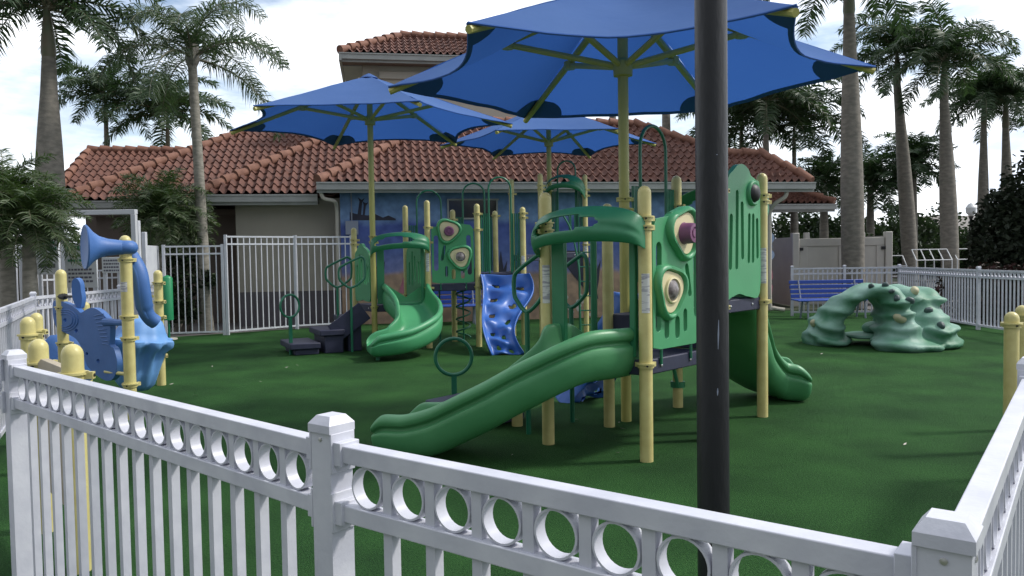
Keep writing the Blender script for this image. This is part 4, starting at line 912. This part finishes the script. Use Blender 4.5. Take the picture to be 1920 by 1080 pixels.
# flower drum
fc = at(246, 640, 8.9)
def ruf(t, i): return 1 + (.16 if 3 < i < 9 else .05 if i < 12 else 0) * sin(9 * t + .5) * (1 if i < 7 else .5)
fl = MB(); fl.lathe([(.02, .13), (.14, .15), (.20, .22), (.225, .36), (.23, .50), (.25, .60), (.31, .66), (.335, .70), (.33, .73), (.29, .74), (.25, .82), (.21, .92), (.15, .97), (.02, .98)], (fc.x, fc.y, .02), 72, rf=ruf, mtx=Matrix.Rotation(radians(9), 3, 'Y'))
fl.build('flower_drum', M['pblue'], mp_, fix=True, ang=60)
dsk = at(122, 640, 9.4); MB().lathe([(.02, -.05), (.30, -.04), (.34, 0), (.30, .04), (.02, .05)], (dsk.x, dsk.y, .42), 28, mtx=V((.4, -.9, .1)).to_track_quat('Z', 'Y').to_matrix(), rf=lambda t, i: 1 + .06 * sin(7 * t)).build('flower_disc', M['blue2'], mp_, fix=True, ang=50)
# yellow post groups with play boards
def post_group(name, pts, label, board, r=.053):
    root = empty(name, (pts[0][0], pts[0][1], 0), label, 'play panel')
    for x, y, h, cl, an in pts: ppost(root, x, y, h, r=r, clamps=cl, ang=an)
    if board:
        (i, j), z0, z1, m_ = board; a = V((pts[i][0], pts[i][1], 0)); b = V((pts[j][0], pts[j][1], 0)); wf = wall_fn(a, b); D = (b - a).length
        ol = [(.08, z0), (D - .08, z0), (D - .08, z1 - .03), (D * .8, z1), (D * .2, z1), (.08, z1 - .03)]
        hs = [polar(D * fx, lerp(z0, z1, fz), .045, 0, 0, 10) for fx, fz in ((.3, .25), (.6, .45), (.35, .68))] if D > .35 else []
        MB().plate([ol] + hs, .045, wf).build('play_board', M[m_], root, fix=True, bevel=.008)
    return root
n1 = gnd(151, 1070); n2 = gnd(86, 996); n3 = at(56, 700, 5.95); n4 = at(72, 700, 6.9)
post_group('play_board_stand', [(n1.x, n1.y, 1.185, (1.02,), .1), (n2.x, n2.y, 1.155, (1.0,), -.5)], 'tan play board between two short yellow posts pressed against the front fence', ((1, 0), .3, 1.05, 'tanpanel'))
post_group('play_board_stand', [(n3.x, n3.y, 1.20, (1.05,), .2), (n4.x, n4.y, 1.17, (1.0,), -.2)], 'pair of short yellow domed posts by the left fence, behind the tan play board', ((0, 1), .35, .95, 'yellow'))
n5 = at(1896, 700, 6.15); n6 = at(1915, 700, 6.9)
post_group('play_board_stand', [(n5.x, n5.y, 1.105, (1.0,), .1), (n6.x, n6.y, 1.10, (1.0,), -.1)], 'two short olive yellow posts at the right edge behind the white fence', None)
# green drum on a pole
gd = at(317, 629, 16.1).xy.to_3d(); r_ = empty('drum', gd, 'upright green cylinder drum on a thin pole before the metal fence', 'drum')
zt = at(315, 516, gd.y).z; zb = at(317, 600, gd.y).z
MB().lathe([(.02, zb), (.10, zb), (.10, zt - .06), (.07, zt - .02), (.001, zt)], (gd.x, gd.y, 0), 20).build('drum_body', M['drumgreen'], r_, ang=50)
MB().lathe([(.025, 0), (.025, zb)], (gd.x, gd.y, 0), 10).build('pole', M['pipe'], r_); MB().lathe([(.16, .005), (.16, .03), (.001, .04)], (gd.x, gd.y, 0), 16).build('base', M['stone'], r_)
# ------------------------------------------------------------------ benches
def bench(x, y, rz, W, label):
    root = empty('bench', (x, y, 0), label, 'bench', rz=0); R = Matrix.Rotation(rz, 3, 'Z'); P = V((x, y, 0))
    T = lambda a, b, c: P + R @ V((a, b, c))
    for i in range(5): MB().beam(T(-W / 2, -.22 + i * .095, .44 + .004 * i), T(W / 2, -.22 + i * .095, .44 + .004 * i), .075, .03).build('seat_slat', M['benchblue'], root, bevel=.008)
    for i in range(4): MB().beam(T(-W / 2 + .02, .24 + i * .035, .53 + i * .11), T(W / 2 - .02, .24 + i * .035, .53 + i * .11), .03, .085).build('back_slat', M['benchblue'], root, bevel=.008)
    for a in (-W / 2 + .25, W / 2 - .25):
        MB().tube([T(a, -.16, .42), T(a, -.2, 0)], .022, 8).tube([T(a, .1, .42), T(a, .22, 0)], .022, 8).tube([T(a, -.2, .415), T(a, .2, .42), T(a, .34, .9)], .02, 8).build('leg', M['box'], root)
bc = gnd(1550, 592); bench(bc.x - .15, bc.y - .75, .08, 1.9, 'blue slatted bench standing before the white ring-topped fence')
bc2 = at(858, 590, 18.7); bench(bc2.x, 18.7, .17, 1.3, 'blue slatted bench against the mural wall, seen under the far play structure')
# ------------------------------------------------------------------ rock arch climber
rk = empty('rock_climber', (6.4, 12.8, 0), 'marbled green rock arch climber with dark and yellow holds beside the bench', 'rock climber')
def blob(mb, c, r, n=12, m_=12):
    for_rows = []
    mb.lathe([(max(.001, sin(pi * i / m_)) , -cos(pi * i / m_)) for i in range(m_ + 1)], (0, 0, 0), n)
    k0 = len(mb.v) - (m_ + 1) * n
    for i in range(k0, len(mb.v)): v = mb.v[i]; mb.v[i] = V(c) + V((v.x * r[0], v.y * r[1], v.z * r[2]))
def gx(px, Y): return at(px, 600, Y).x
rm_ = MB()
path = [(gx(1545, 13.7), 13.6, .08, .34, .5), (gx(1545, 13.6), 13.5, .36, .22, .42), (gx(1572, 13.4), 13.35, .68, .17, .40), (gx(1606, 13.2), 13.2, .88, .14, .42), (gx(1645, 13.0), 13.05, .93, .15, .45), (gx(1672, 12.8), 12.95, .80, .18, .5), (gx(1686, 12.7), 12.9, .5, .22, .5), (gx(1692, 12.7), 12.8, .15, .34, .55)]
pp = cat_curve([V(p[:3]) for p in path], 4); q1 = cat_curve([V((p[3], p[4], 0)) for p in path], 4)
for p, q_ in zip(pp, q1): blob(rm_, p, (q_.x, q_.y, q_.x * 1.0), 14, 8)
for px, Y, z, a, b, c in ((1722, 13.2, .25, .46, .75, .45), (1706, 13.4, .55, .42, .6, .42), (1684, 13.4, .82, .34, .55, .22), (1732, 13.2, .10, .46, .8, .25), (1716, 12.75, .03, .42, .4, .17), (1700, 12.6, .06, .52, .42, .2), (1546, 13.6, .05, .34, .55, .16), (1722, 13.4, .7, .3, .5, .3)):
    blob(rm_, (gx(px, Y), Y, z), (a, b, c), 16, 10)
RO = V((6.4, 12.8, 0))
tmp = linkobj('tmp_rock', rm_.mesh('tmp_rock', M['rock'], True, RO, 180))
md = tmp.modifiers.new('remesh', 'REMESH'); md.mode = 'VOXEL'; md.voxel_size = .032
sm_ = tmp.modifiers.new('smooth', 'SMOOTH'); sm_.iterations = 5; sm_.factor = .6
bpy.context.view_layer.update()
rk_me = bpy.data.meshes.new_from_object(tmp.evaluated_get(bpy.context.evaluated_depsgraph_get())); bpy.data.objects.remove(tmp)
nrm = [v.normal.copy() for v in rk_me.vertices]
for v, nv_ in zip(rk_me.vertices, nrm):
    p = v.co; hz = 1 - abs(nv_.z)
    ph = p.z * 27 + 3.2 * noise.noise(p * 1.3) + 1.1 * noise.noise(p * 3.1 + V((5, 0, 0))) + p.x * 1.6
    rdg = (.5 + .5 * sin(ph)) ** 1.6
    v.co = p + nv_ * (.085 * rdg * hz * (.5 + 1.2 * abs(noise.noise(p * .9 + V((0, 3, 0))))) * 1.6 + .05 * noise.noise(p * 2.6) - .02)
rk_me.polygons.foreach_set('use_smooth', [True] * len(rk_me.polygons)); rk_me.name = 'rock_shell'
ro = linkobj('rock_shell', rk_me, rk)
from mathutils.bvhtree import BVHTree
bvh = BVHTree.FromPolygons([v.co + RO for v in rk_me.vertices], [tuple(p.vertices) for p in rk_me.polygons])
for px, py, r_, m_ in ((1687, 597, .085, 'rockmark'), (1715, 545, .075, 'rockmark'), (1526, 606, .06, 'rockmark'), (1682, 560, .055, 'rockdark'), (1706, 564, .06, 'rockdark'), (1741, 583, .06, 'rockdark'), (1660, 536, .045, 'rockdark'), (1764, 611, .06, 'rockdark'), (1634, 538, .04, 'rockdark'), (1672, 546, .04, 'rockdark')):
    v = ray(px, py).normalized(); hit = bvh.ray_cast(EYE, v)
    for dy in (4, 8, 12, 18):
        if hit[0] is None: hit = bvh.ray_cast(EYE, ray(px, py + dy).normalized())
    if hit[0] is None: print('no hit', px, py); continue
    mb = MB(); mb.lathe([(r_ * 1.05, -.02), (r_ * 1.0, .02), (r_ * .75, .05), (r_ * .35, .06), (.001, .055)], hit[0], 12, mtx=hit[1].to_track_quat('Z', 'Y').to_matrix(), rf=lambda t, i: 1 + .18 * sin(2 * t + px)); mb.build('hold', M[m_], rk, ang=60)
sh = MB(); cc = at(1628, 628, 13.5); sh.lathe([(.02, .02), (.42, .0), (.46, .03), (.40, .06), (.02, .08)], (cc.x, cc.y, .12), 24, rf=lambda t, i: 1 + .08 * sin(5 * t)); blob(sh, (cc.x + .1, cc.y, .27), (.2, .2, .12)); blob(sh, (cc.x + .15, cc.y, .40), (.07, .07, .1)); sh.build('inner_ledge', M['rock'], rk, ang=180)
# ================================================================== VEGETATION
def frond(lf, st, o, az, el, ln, droop, ll, n, rnd, lw=.03, planes=3, leafdroop=.5):
    N_ = 14; p = V(o); pts = [p.copy()]; dirs = []
    for i in range(N_):
        t = i / N_; e_ = el - droop * t ** 1.25; d = V((cos(e_) * cos(az), cos(e_) * sin(az), sin(e_))); p = p + d * ln / N_; pts.append(p.copy()); dirs.append(d)
    dirs.append(dirs[-1]); st.tube(pts, [.028 * (1 - .85 * i / N_) * (ln / 2.5) for i in range(N_ + 1)], 4)
    side = V((-sin(az), cos(az), 0))
    for j in range(n):
        t = .10 + .90 * (j + rnd.random() * .5) / n; i = min(N_ - 1, int(t * N_)); f = t * N_ - i; b = pts[i].lerp(pts[i + 1], f); d = dirs[i]; up = side.cross(d).normalized()
        if up.z < 0: up = -up
        L_ = ll * (sin(pi * (.12 + .80 * t)) ** .6) * rnd.uniform(.8, 1.1)
        for sg in (-1, 1):
            pa = rnd.uniform(-.55, .75) if planes > 1 else .1
            v = (side * sg * cos(pa) + up * sin(pa) + d * rnd.uniform(.45, .8)).normalized()
            p1 = b + v * L_ * .5; v2 = (v + V((0, 0, -leafdroop * rnd.uniform(.7, 1.5)))).normalized(); p2 = p1 + v2 * L_ * .5
            wv = v.cross(up + V((.01, 0, 0))).normalized() * lw * .5 if False else (d * .8 + up * rnd.uniform(-.6, .6)).normalized() * lw * .5
            k0 = len(lf.v); lf.v += [b - wv * .6, b + wv * .6, p1 + wv, p1 - wv, p2]; lf.f += [(k0, k0 + 1, k0 + 2, k0 + 3), (k0 + 3, k0 + 2, k0 + 4)]
def palm_proto(seed, kind):
    rnd = random.Random(seed); lf = MB(); st = MB()
    if kind == 'royal': nf, ln, dr, ll, n, lw = 22, 2.9, 1.95, .70, 74, .056
    elif kind == 'queen': nf, ln, dr, ll, n, lw = 14, 3.0, 2.2, .72, 90, .034
    elif kind == 'date': nf, ln, dr, ll, n, lw = 64, 1.4, 1.7, .36, 44, .026
    elif kind == 'fan': nf, ln, dr, ll, n, lw = 34, 1.7, 1.5, .5, 44, .050
    for i in range(nf):
        az = i * 2.399 + rnd.uniform(-.2, .2); t = i / nf; el = lerp(1.45, -.15 if kind in ('royal', 'queen') else -.5, t ** .9) + rnd.uniform(-.1, .1)
        frond(lf, st, (0, 0, .1 * (1 - t)), az, el, ln * rnd.uniform(.88, 1.08), dr * rnd.uniform(.75, 1.1) * (.8 + .3 * (el > .8)), ll, n, rnd, lw, leafdroop=.55 if kind == 'royal' else 1.1 if kind == 'queen' else .35)
    k0 = len(st.v); lm = lf.mesh('crown', M[{'royal': 'leaf', 'queen': 'leaf2', 'date': 'leaf3', 'fan': 'leaf'}[kind]], False); sm = st.mesh('frond_stems', M['shaft'], True)
    return lm, sm
PR = {k_: [palm_proto(s + 11 * j, k_) for s in range(nn)] for j, (k_, nn) in enumerate((('royal', 4), ('queen', 1), ('date', 2), ('fan', 2)))}
def palm(px, pyc, Y, kind, r, label, var=0, rz=0, zc=None, base=None, sc=1.0, group='tall palms around the playground', bulge=.15, shaft=True, name='palm_tree', lean=0):
    c = at(px, pyc, Y); z = c.z; bx = c.x + (lean if base is None else 0); by = Y
    if base is not None: bx = at(base, 600, Y).x
    root = empty(name, (bx, by, 0), label, 'palm tree', group)
    n = 16; pts = []; rs = []
    hs = z - (1.25 * sc if shaft and kind == 'royal' else .12)
    for i in range(n + 1):
        t = i / n; pts.append(V((lerp(bx, c.x, t ** 1.3), by, hs * t))); rs.append(r * ((1.12 - .55 * t ** 2.2 if kind == 'royal' else 1.12 - .3 * t) + bulge * sin(pi * min(1, t * 1.15)) + (.25 * max(0, 1 - t * 12))))
    MB().tube(pts, rs, 14).build('trunk', M['bark' if kind in ('royal', 'fan') else 'bark2'], root, ang=60)
    if shaft and kind == 'royal':
        mb = MB(); mb.lathe([(rs[-1] * .98, hs - .02), (rs[-1] * 1.12, hs + .10), (rs[-1] * 1.0, hs + .5 * sc), (rs[-1] * .62, hs + 1.0 * sc), (rs[-1] * .4, z + .1)], (c.x, by, 0), 14); mb.build('crownshaft', M['shaft'], root, ang=60)
    elif kind == 'queen':
        mb = MB(); mb.lathe([(rs[-1], hs - .05), (rs[-1] * 1.7, hs + .1), (rs[-1] * 1.4, hs + .4), (rs[-1] * .6, z + .5)], (c.x, by, 0), 12, rf=lambda t, i: 1 + .12 * sin(5 * t)); mb.build('leaf_bases', M['bark'], root, ang=60)
    lm, sm = PR[kind][var]
    co = linkobj('crown', lm, root, (c.x - bx, 0, z), rz, (sc, sc, sc)); linkobj('frond_stems', sm, co)
    return root
palm(88, 18, 17.0, 'royal', .235, 'thick bulging royal palm at the far left, grey trunk rising out of the picture', 0, .4, base=97, sc=.8, bulge=.3)
palm(360, 110, 17.6, 'queen', .115, 'slender leaning queen palm with drooping feathery crown left of the umbrellas', 0, .9, base=388, sc=.85, bulge=.0)
palm(197, 182, 27, 'royal', .12, 'small palm second from the far left behind the roof', 1, 1.0, sc=.72)
palm(313, 215, 27, 'royal', .115, 'small palm behind the slender leaning queen palm', 2, 2.0, sc=.85)
palm(1592, -60, 22, 'royal', .25, 'tall thick grey palm trunk beside the umbrella tip, crown above the picture', 3, .2, base=1600, sc=1.0)
palm(1682, 100, 29, 'royal', .22, 'royal palm right of the thickest trunk with crown touching its neighbour', 0, 2.2, base=1708, sc=.88)
palm(1770, 118, 27, 'royal', .23, 'royal palm with a wide dark crown in the middle of the right-hand row', 1, 4.0, base=1782, sc=.88)
palm(1845, 185, 33, 'royal', .19, 'thinner palm just right of the wide dark crown', 2, 5.0, sc=.88)
palm(1886, 190, 33, 'royal', .22, 'rightmost royal palm above the dark hedge tree', 3, 1.4, base=1890, sc=.88)
palm(1436, 190, 26, 'royal', .15, 'palm behind the right roof end nearest the black pole', 1, .3, sc=.85)
palm(1489, 232, 28, 'royal', .12, 'shorter palm over the right roof corner', 0, 3.0, sc=.95)
palm(1390, 225, 29, 'royal', .14, 'palm crown just right of the black pole above the roof', 2, 3.7, sc=.95)
palm(1247, -40, 30, 'royal', .15, 'grey palm trunk rising behind the roof left of the black pole', 3, 3.3, sc=.9)
palm(1146, -40, 34, 'royal', .14, 'faint palm trunk showing between two umbrellas above the roof', 1, 3.3, sc=.9)
palm(1545, 345, 30, 'fan', .15, 'low bushy palm behind the right roof end', 0, 1.0, sc=.95, name='low_palm')
palm(1712, 305, 33, 'fan', .16, 'low bushy palm between two royal trunks at the right', 1, 2.0, sc=1.1, name='low_palm')
palm(1632, 345, 33, 'fan', .15, 'low bushy palm just right of the thickest trunk', 0, 4.0, sc=1.05, name='low_palm')
palm(1800, 0, 24, 'royal', .2, 'palm at the upper right with only its lower fronds in the picture', 0, 2.6, zc=0, sc=.8) if False else None
palm(52, 415, 12.2, 'date', .10, 'bushy date palm at the left edge with fronds over the fence', 0, 0, sc=.70, group='date palms', name='date_palm')
palm(8, 375, 12.6, 'date', .10, 'bushy date palm cut by the left edge of the picture', 1, 2, sc=.72, group='date palms', name='date_palm')
palm(300, 400, 17.4, 'date', .12, 'bushy date palm in front of the low tiled roof wing', 1, 1, sc=.85, group='date palms', name='date_palm')
palm(330, 430, 18.0, 'date', .12, 'bushy date palm just right behind its twin under the tiled wing', 0, 3, sc=.72, group='date palms', name='date_palm')
def leafmass(mb, c, r, n, rnd, s=.09):
    c = V(c)
    cl = [V((rnd.gauss(0, .5), rnd.gauss(0, .5), rnd.gauss(0, .42))) for _ in range(max(6, n // 140))]
    for _ in range(n):
        q = rnd.choice(cl); d = V((rnd.gauss(0, 1), rnd.gauss(0, 1), rnd.gauss(0, 1))).normalized() * rnd.random() ** .4 * .42
        p = q + d
        if p.length > 1.1: p = p.normalized() * rnd.uniform(.85, 1.1)
        p = c + V((p.x * r[0], p.y * r[1], p.z * r[2]))
        if p.z < .03: continue
        a = V((rnd.gauss(0, 1), rnd.gauss(0, 1), rnd.gauss(0, .6))).normalized(); b = a.cross(V((rnd.random(), rnd.random(), rnd.random()))).normalized(); L_ = s * rnd.uniform(.6, 1.3)
        mb.add([p - a * L_ * .7, p + b * L_ * .35, p + a * L_ * .7, p - b * L_ * .35], [(0, 1, 2, 3)])
def tree(px, Y, z, r, n, label, m='leaf4', cat='tree', name='tree', s=.1, group=None, seed=1):
    rnd = random.Random(seed); x = at(px, 500, Y).x; root = empty(name, (x, Y, 0), label, cat, group)
    mb = MB(); leafmass(mb, (x, Y, z), r, n, rnd, s); mb.build('crown' if cat == 'tree' else 'foliage', M[m], root, smooth=False)
    tk = MB()
    tk.tube([(x, Y, 0), (x + .1, Y, z * .6), (x, Y, z)], [.12, .09, .03], 8)
    for i in range(5): a = i * 1.26; tk.tube([(x, Y, z * .4), (x + r[0] * .6 * cos(a), Y + r[1] * .5 * sin(a), z + r[2] * .3 * sin(i * 2.1))], [.05, .015], 5)
    tk.build('trunk' if cat == 'tree' else 'stem', M['twig'], root)
tree(1908, 20, 1.7, (.95, 1.2, 1.65), 9000, 'tall dark hedge tree at the right edge', m='leaf5', s=.11, seed=2)
tree(1955, 19.5, 2.1, (.95, 1.2, 2.0), 7000, 'dark hedge tree cut by the right edge of the picture', m='leaf5', s=.11, seed=3)
for i, (px, Y, z, rx, rz, nm) in enumerate(((1500, 34, 1.8, 2.4, 1.7, 'leafy tree behind the cream enclosure, nearest the building'), (1580, 36, 1.5, 2.2, 1.6, 'leafy tree behind the cream enclosure double gates'), (1660, 38, 1.9, 2.4, 1.7, 'leafy tree right of the thickest palm trunk'), (1735, 42, 2.1, 2.6, 1.9, 'leafy tree between the two royal trunks in the right row'), (1800, 44, 1.4, 2.4, 1.5, 'low leafy tree beside the small lamp post'), (1545, 31, 1.4, 2.0, 1.4, 'low shrub behind the enclosure gates'))):
    tree(px, Y, z, (rx, 1.6, rz), 5200, nm, m='leaf4', s=.17, seed=20 + i, group='trees beyond the fence')
for i, (px, Y, z, rx, rz) in enumerate(((30, 26, 1.7, 2.6, 1.7), (120, 28, 1.4, 2.3, 1.4))): tree(px, Y, z, (rx, 1.5, rz), 3500, ('dark shrub mass far left behind the metal fence', 'dark shrub behind the pool notice boards')[i], s=.14, seed=40 + i, cat='shrub', name='shrub')
tree(345, 17.6, .9, (.7, .5, .8), 2200, 'tangled shrub behind the low metal bar fence', s=.1, seed=50, cat='shrub', name='shrub')
for i, px in enumerate((1850, 1915, 1990)): tree(px, 17.2 - i * .5, .62, (1.05, .4, .72), 4200, ('maroon leaved hedge plant behind the right fence, leftmost', 'maroon leaved hedge plant behind the right fence, middle', 'maroon leaved hedge plant behind the right fence, past the picture edge')[i], m='leafred', s=.09, seed=60 + i, cat='hedge', name='hedge_plant')
# ------------------------------------------------------------------ far things at the right
h0 = at(1690, 500, 46); r_ = empty('house', (h0.x + 3, 47, 0), 'low far house with grey roof between the palm trunks', 'house')
MB().box((h0.x + 4, 47.5, 1.2), (9, 4, 2.4)).build('wall', M['stucco2'], r_, smooth=False)
x = h0.x; MB().add([(x - 1, 45, 2.35), (x + 9, 45, 2.35), (x + 9, 50, 2.35), (x - 1, 50, 2.35), (x + 2, 47.5, 3.6), (x + 6, 47.5, 3.6)], [(0, 1, 5, 4), (1, 2, 5), (2, 3, 4, 5), (3, 0, 4), (3, 2, 1, 0)]).build('roof', M['roofgrey'], r_, smooth=False)
def cage(px0, px1, Y, label, z0, z1, n):
    a = at(px0, 500, Y); b = at(px1, 500, Y); root = empty('screen_frame', (a.x, Y, 0), label, 'frame', 'white tube frames beyond the fence'); mb = MB()
    for z in (z0, z1, .3): mb.tube([(a.x, Y, z), (b.x, Y, z)], .018, 5)
    for i in range(n + 1): x = lerp(a.x, b.x, i / n); mb.tube([(x, Y, 0), (x, Y, z1), (x + .15, Y + .6, z1 + .35)], .018, 5)
    mb.tube([(a.x + .15, Y + .6, z1 + .35), (b.x + .15, Y + .6, z1 + .35)], .018, 5); mb.build('frame', M['whiteframe'], root)
cage(1718, 1785, 26, 'white tube frame between the two royal palm trunks', .8, 1.25, 4); cage(1795, 1828, 26.5, 'white tube frame beside the small black lamp post', .8, 1.25, 1); cage(1672, 1700, 27, 'white tube frame just right of the cream enclosure', .7, 1.05, 1)
lp = at(1820, 500, 24); r_ = empty('street_lamp', (lp.x, 24, 0), 'small black lamp post with pale globe beyond the right fence', 'lamp post'); zt = at(1818, 405, 24).z
MB().lathe([(.09, 0), (.06, .3), (.045, .6), (.04, zt - .1), (.08, zt)], (lp.x, 24, 0), 10).build('pole', M['dark'], r_); MB().lathe([(.06, zt + .01), (.14, zt + .1), (.15, zt + .25), (.08, zt + .36), (.001, zt + .4)], (lp.x, 24, 0), 12).build('globe', M['signwhite'], r_)
dk_ = at(1765, 560, 21.5); r_ = empty('picnic_table', (dk_.x, 21.5, 0), 'dark outdoor table on the paving behind the right fence', 'table')
MB().box((dk_.x, 21.5, .74), (1.3, .8, .05)).build('table_top', M['twig'], r_, bevel=.01)
for sx in (-.5, .5): MB().beam((dk_.x + sx, 21.2, .0), (dk_.x + sx, 21.6, .71), .06, .06).beam((dk_.x + sx, 21.8, .0), (dk_.x + sx, 21.4, .71), .06, .06).build('leg', M['dark'], r_)
# scattered dead leaves on the turf
rnd = random.Random(9)
for i in range(14):
    px, py = rnd.choice([(rnd.uniform(900, 1250), rnd.uniform(780, 900)), (rnd.uniform(1380, 1850), rnd.uniform(650, 960)), (rnd.uniform(320, 560), rnd.uniform(680, 760))]); q = gnd(px, py, .012)
    a = rnd.uniform(0, 6.28); d = V((cos(a), sin(a), 0)) * .03; s_ = V((-sin(a), cos(a), 0)) * .008
    o = MB().add([q - d, q + s_ + V((0, 0, .006)), q + d + V((0, 0, .01)), q - s_], [(0, 1, 2, 3)]).build('dead_leaf', M['stone'], smooth=False); tag(o, 'tiny pale dead leaf fleck lying on the turf', 'leaf', 'leaf flecks scattered on the turf')
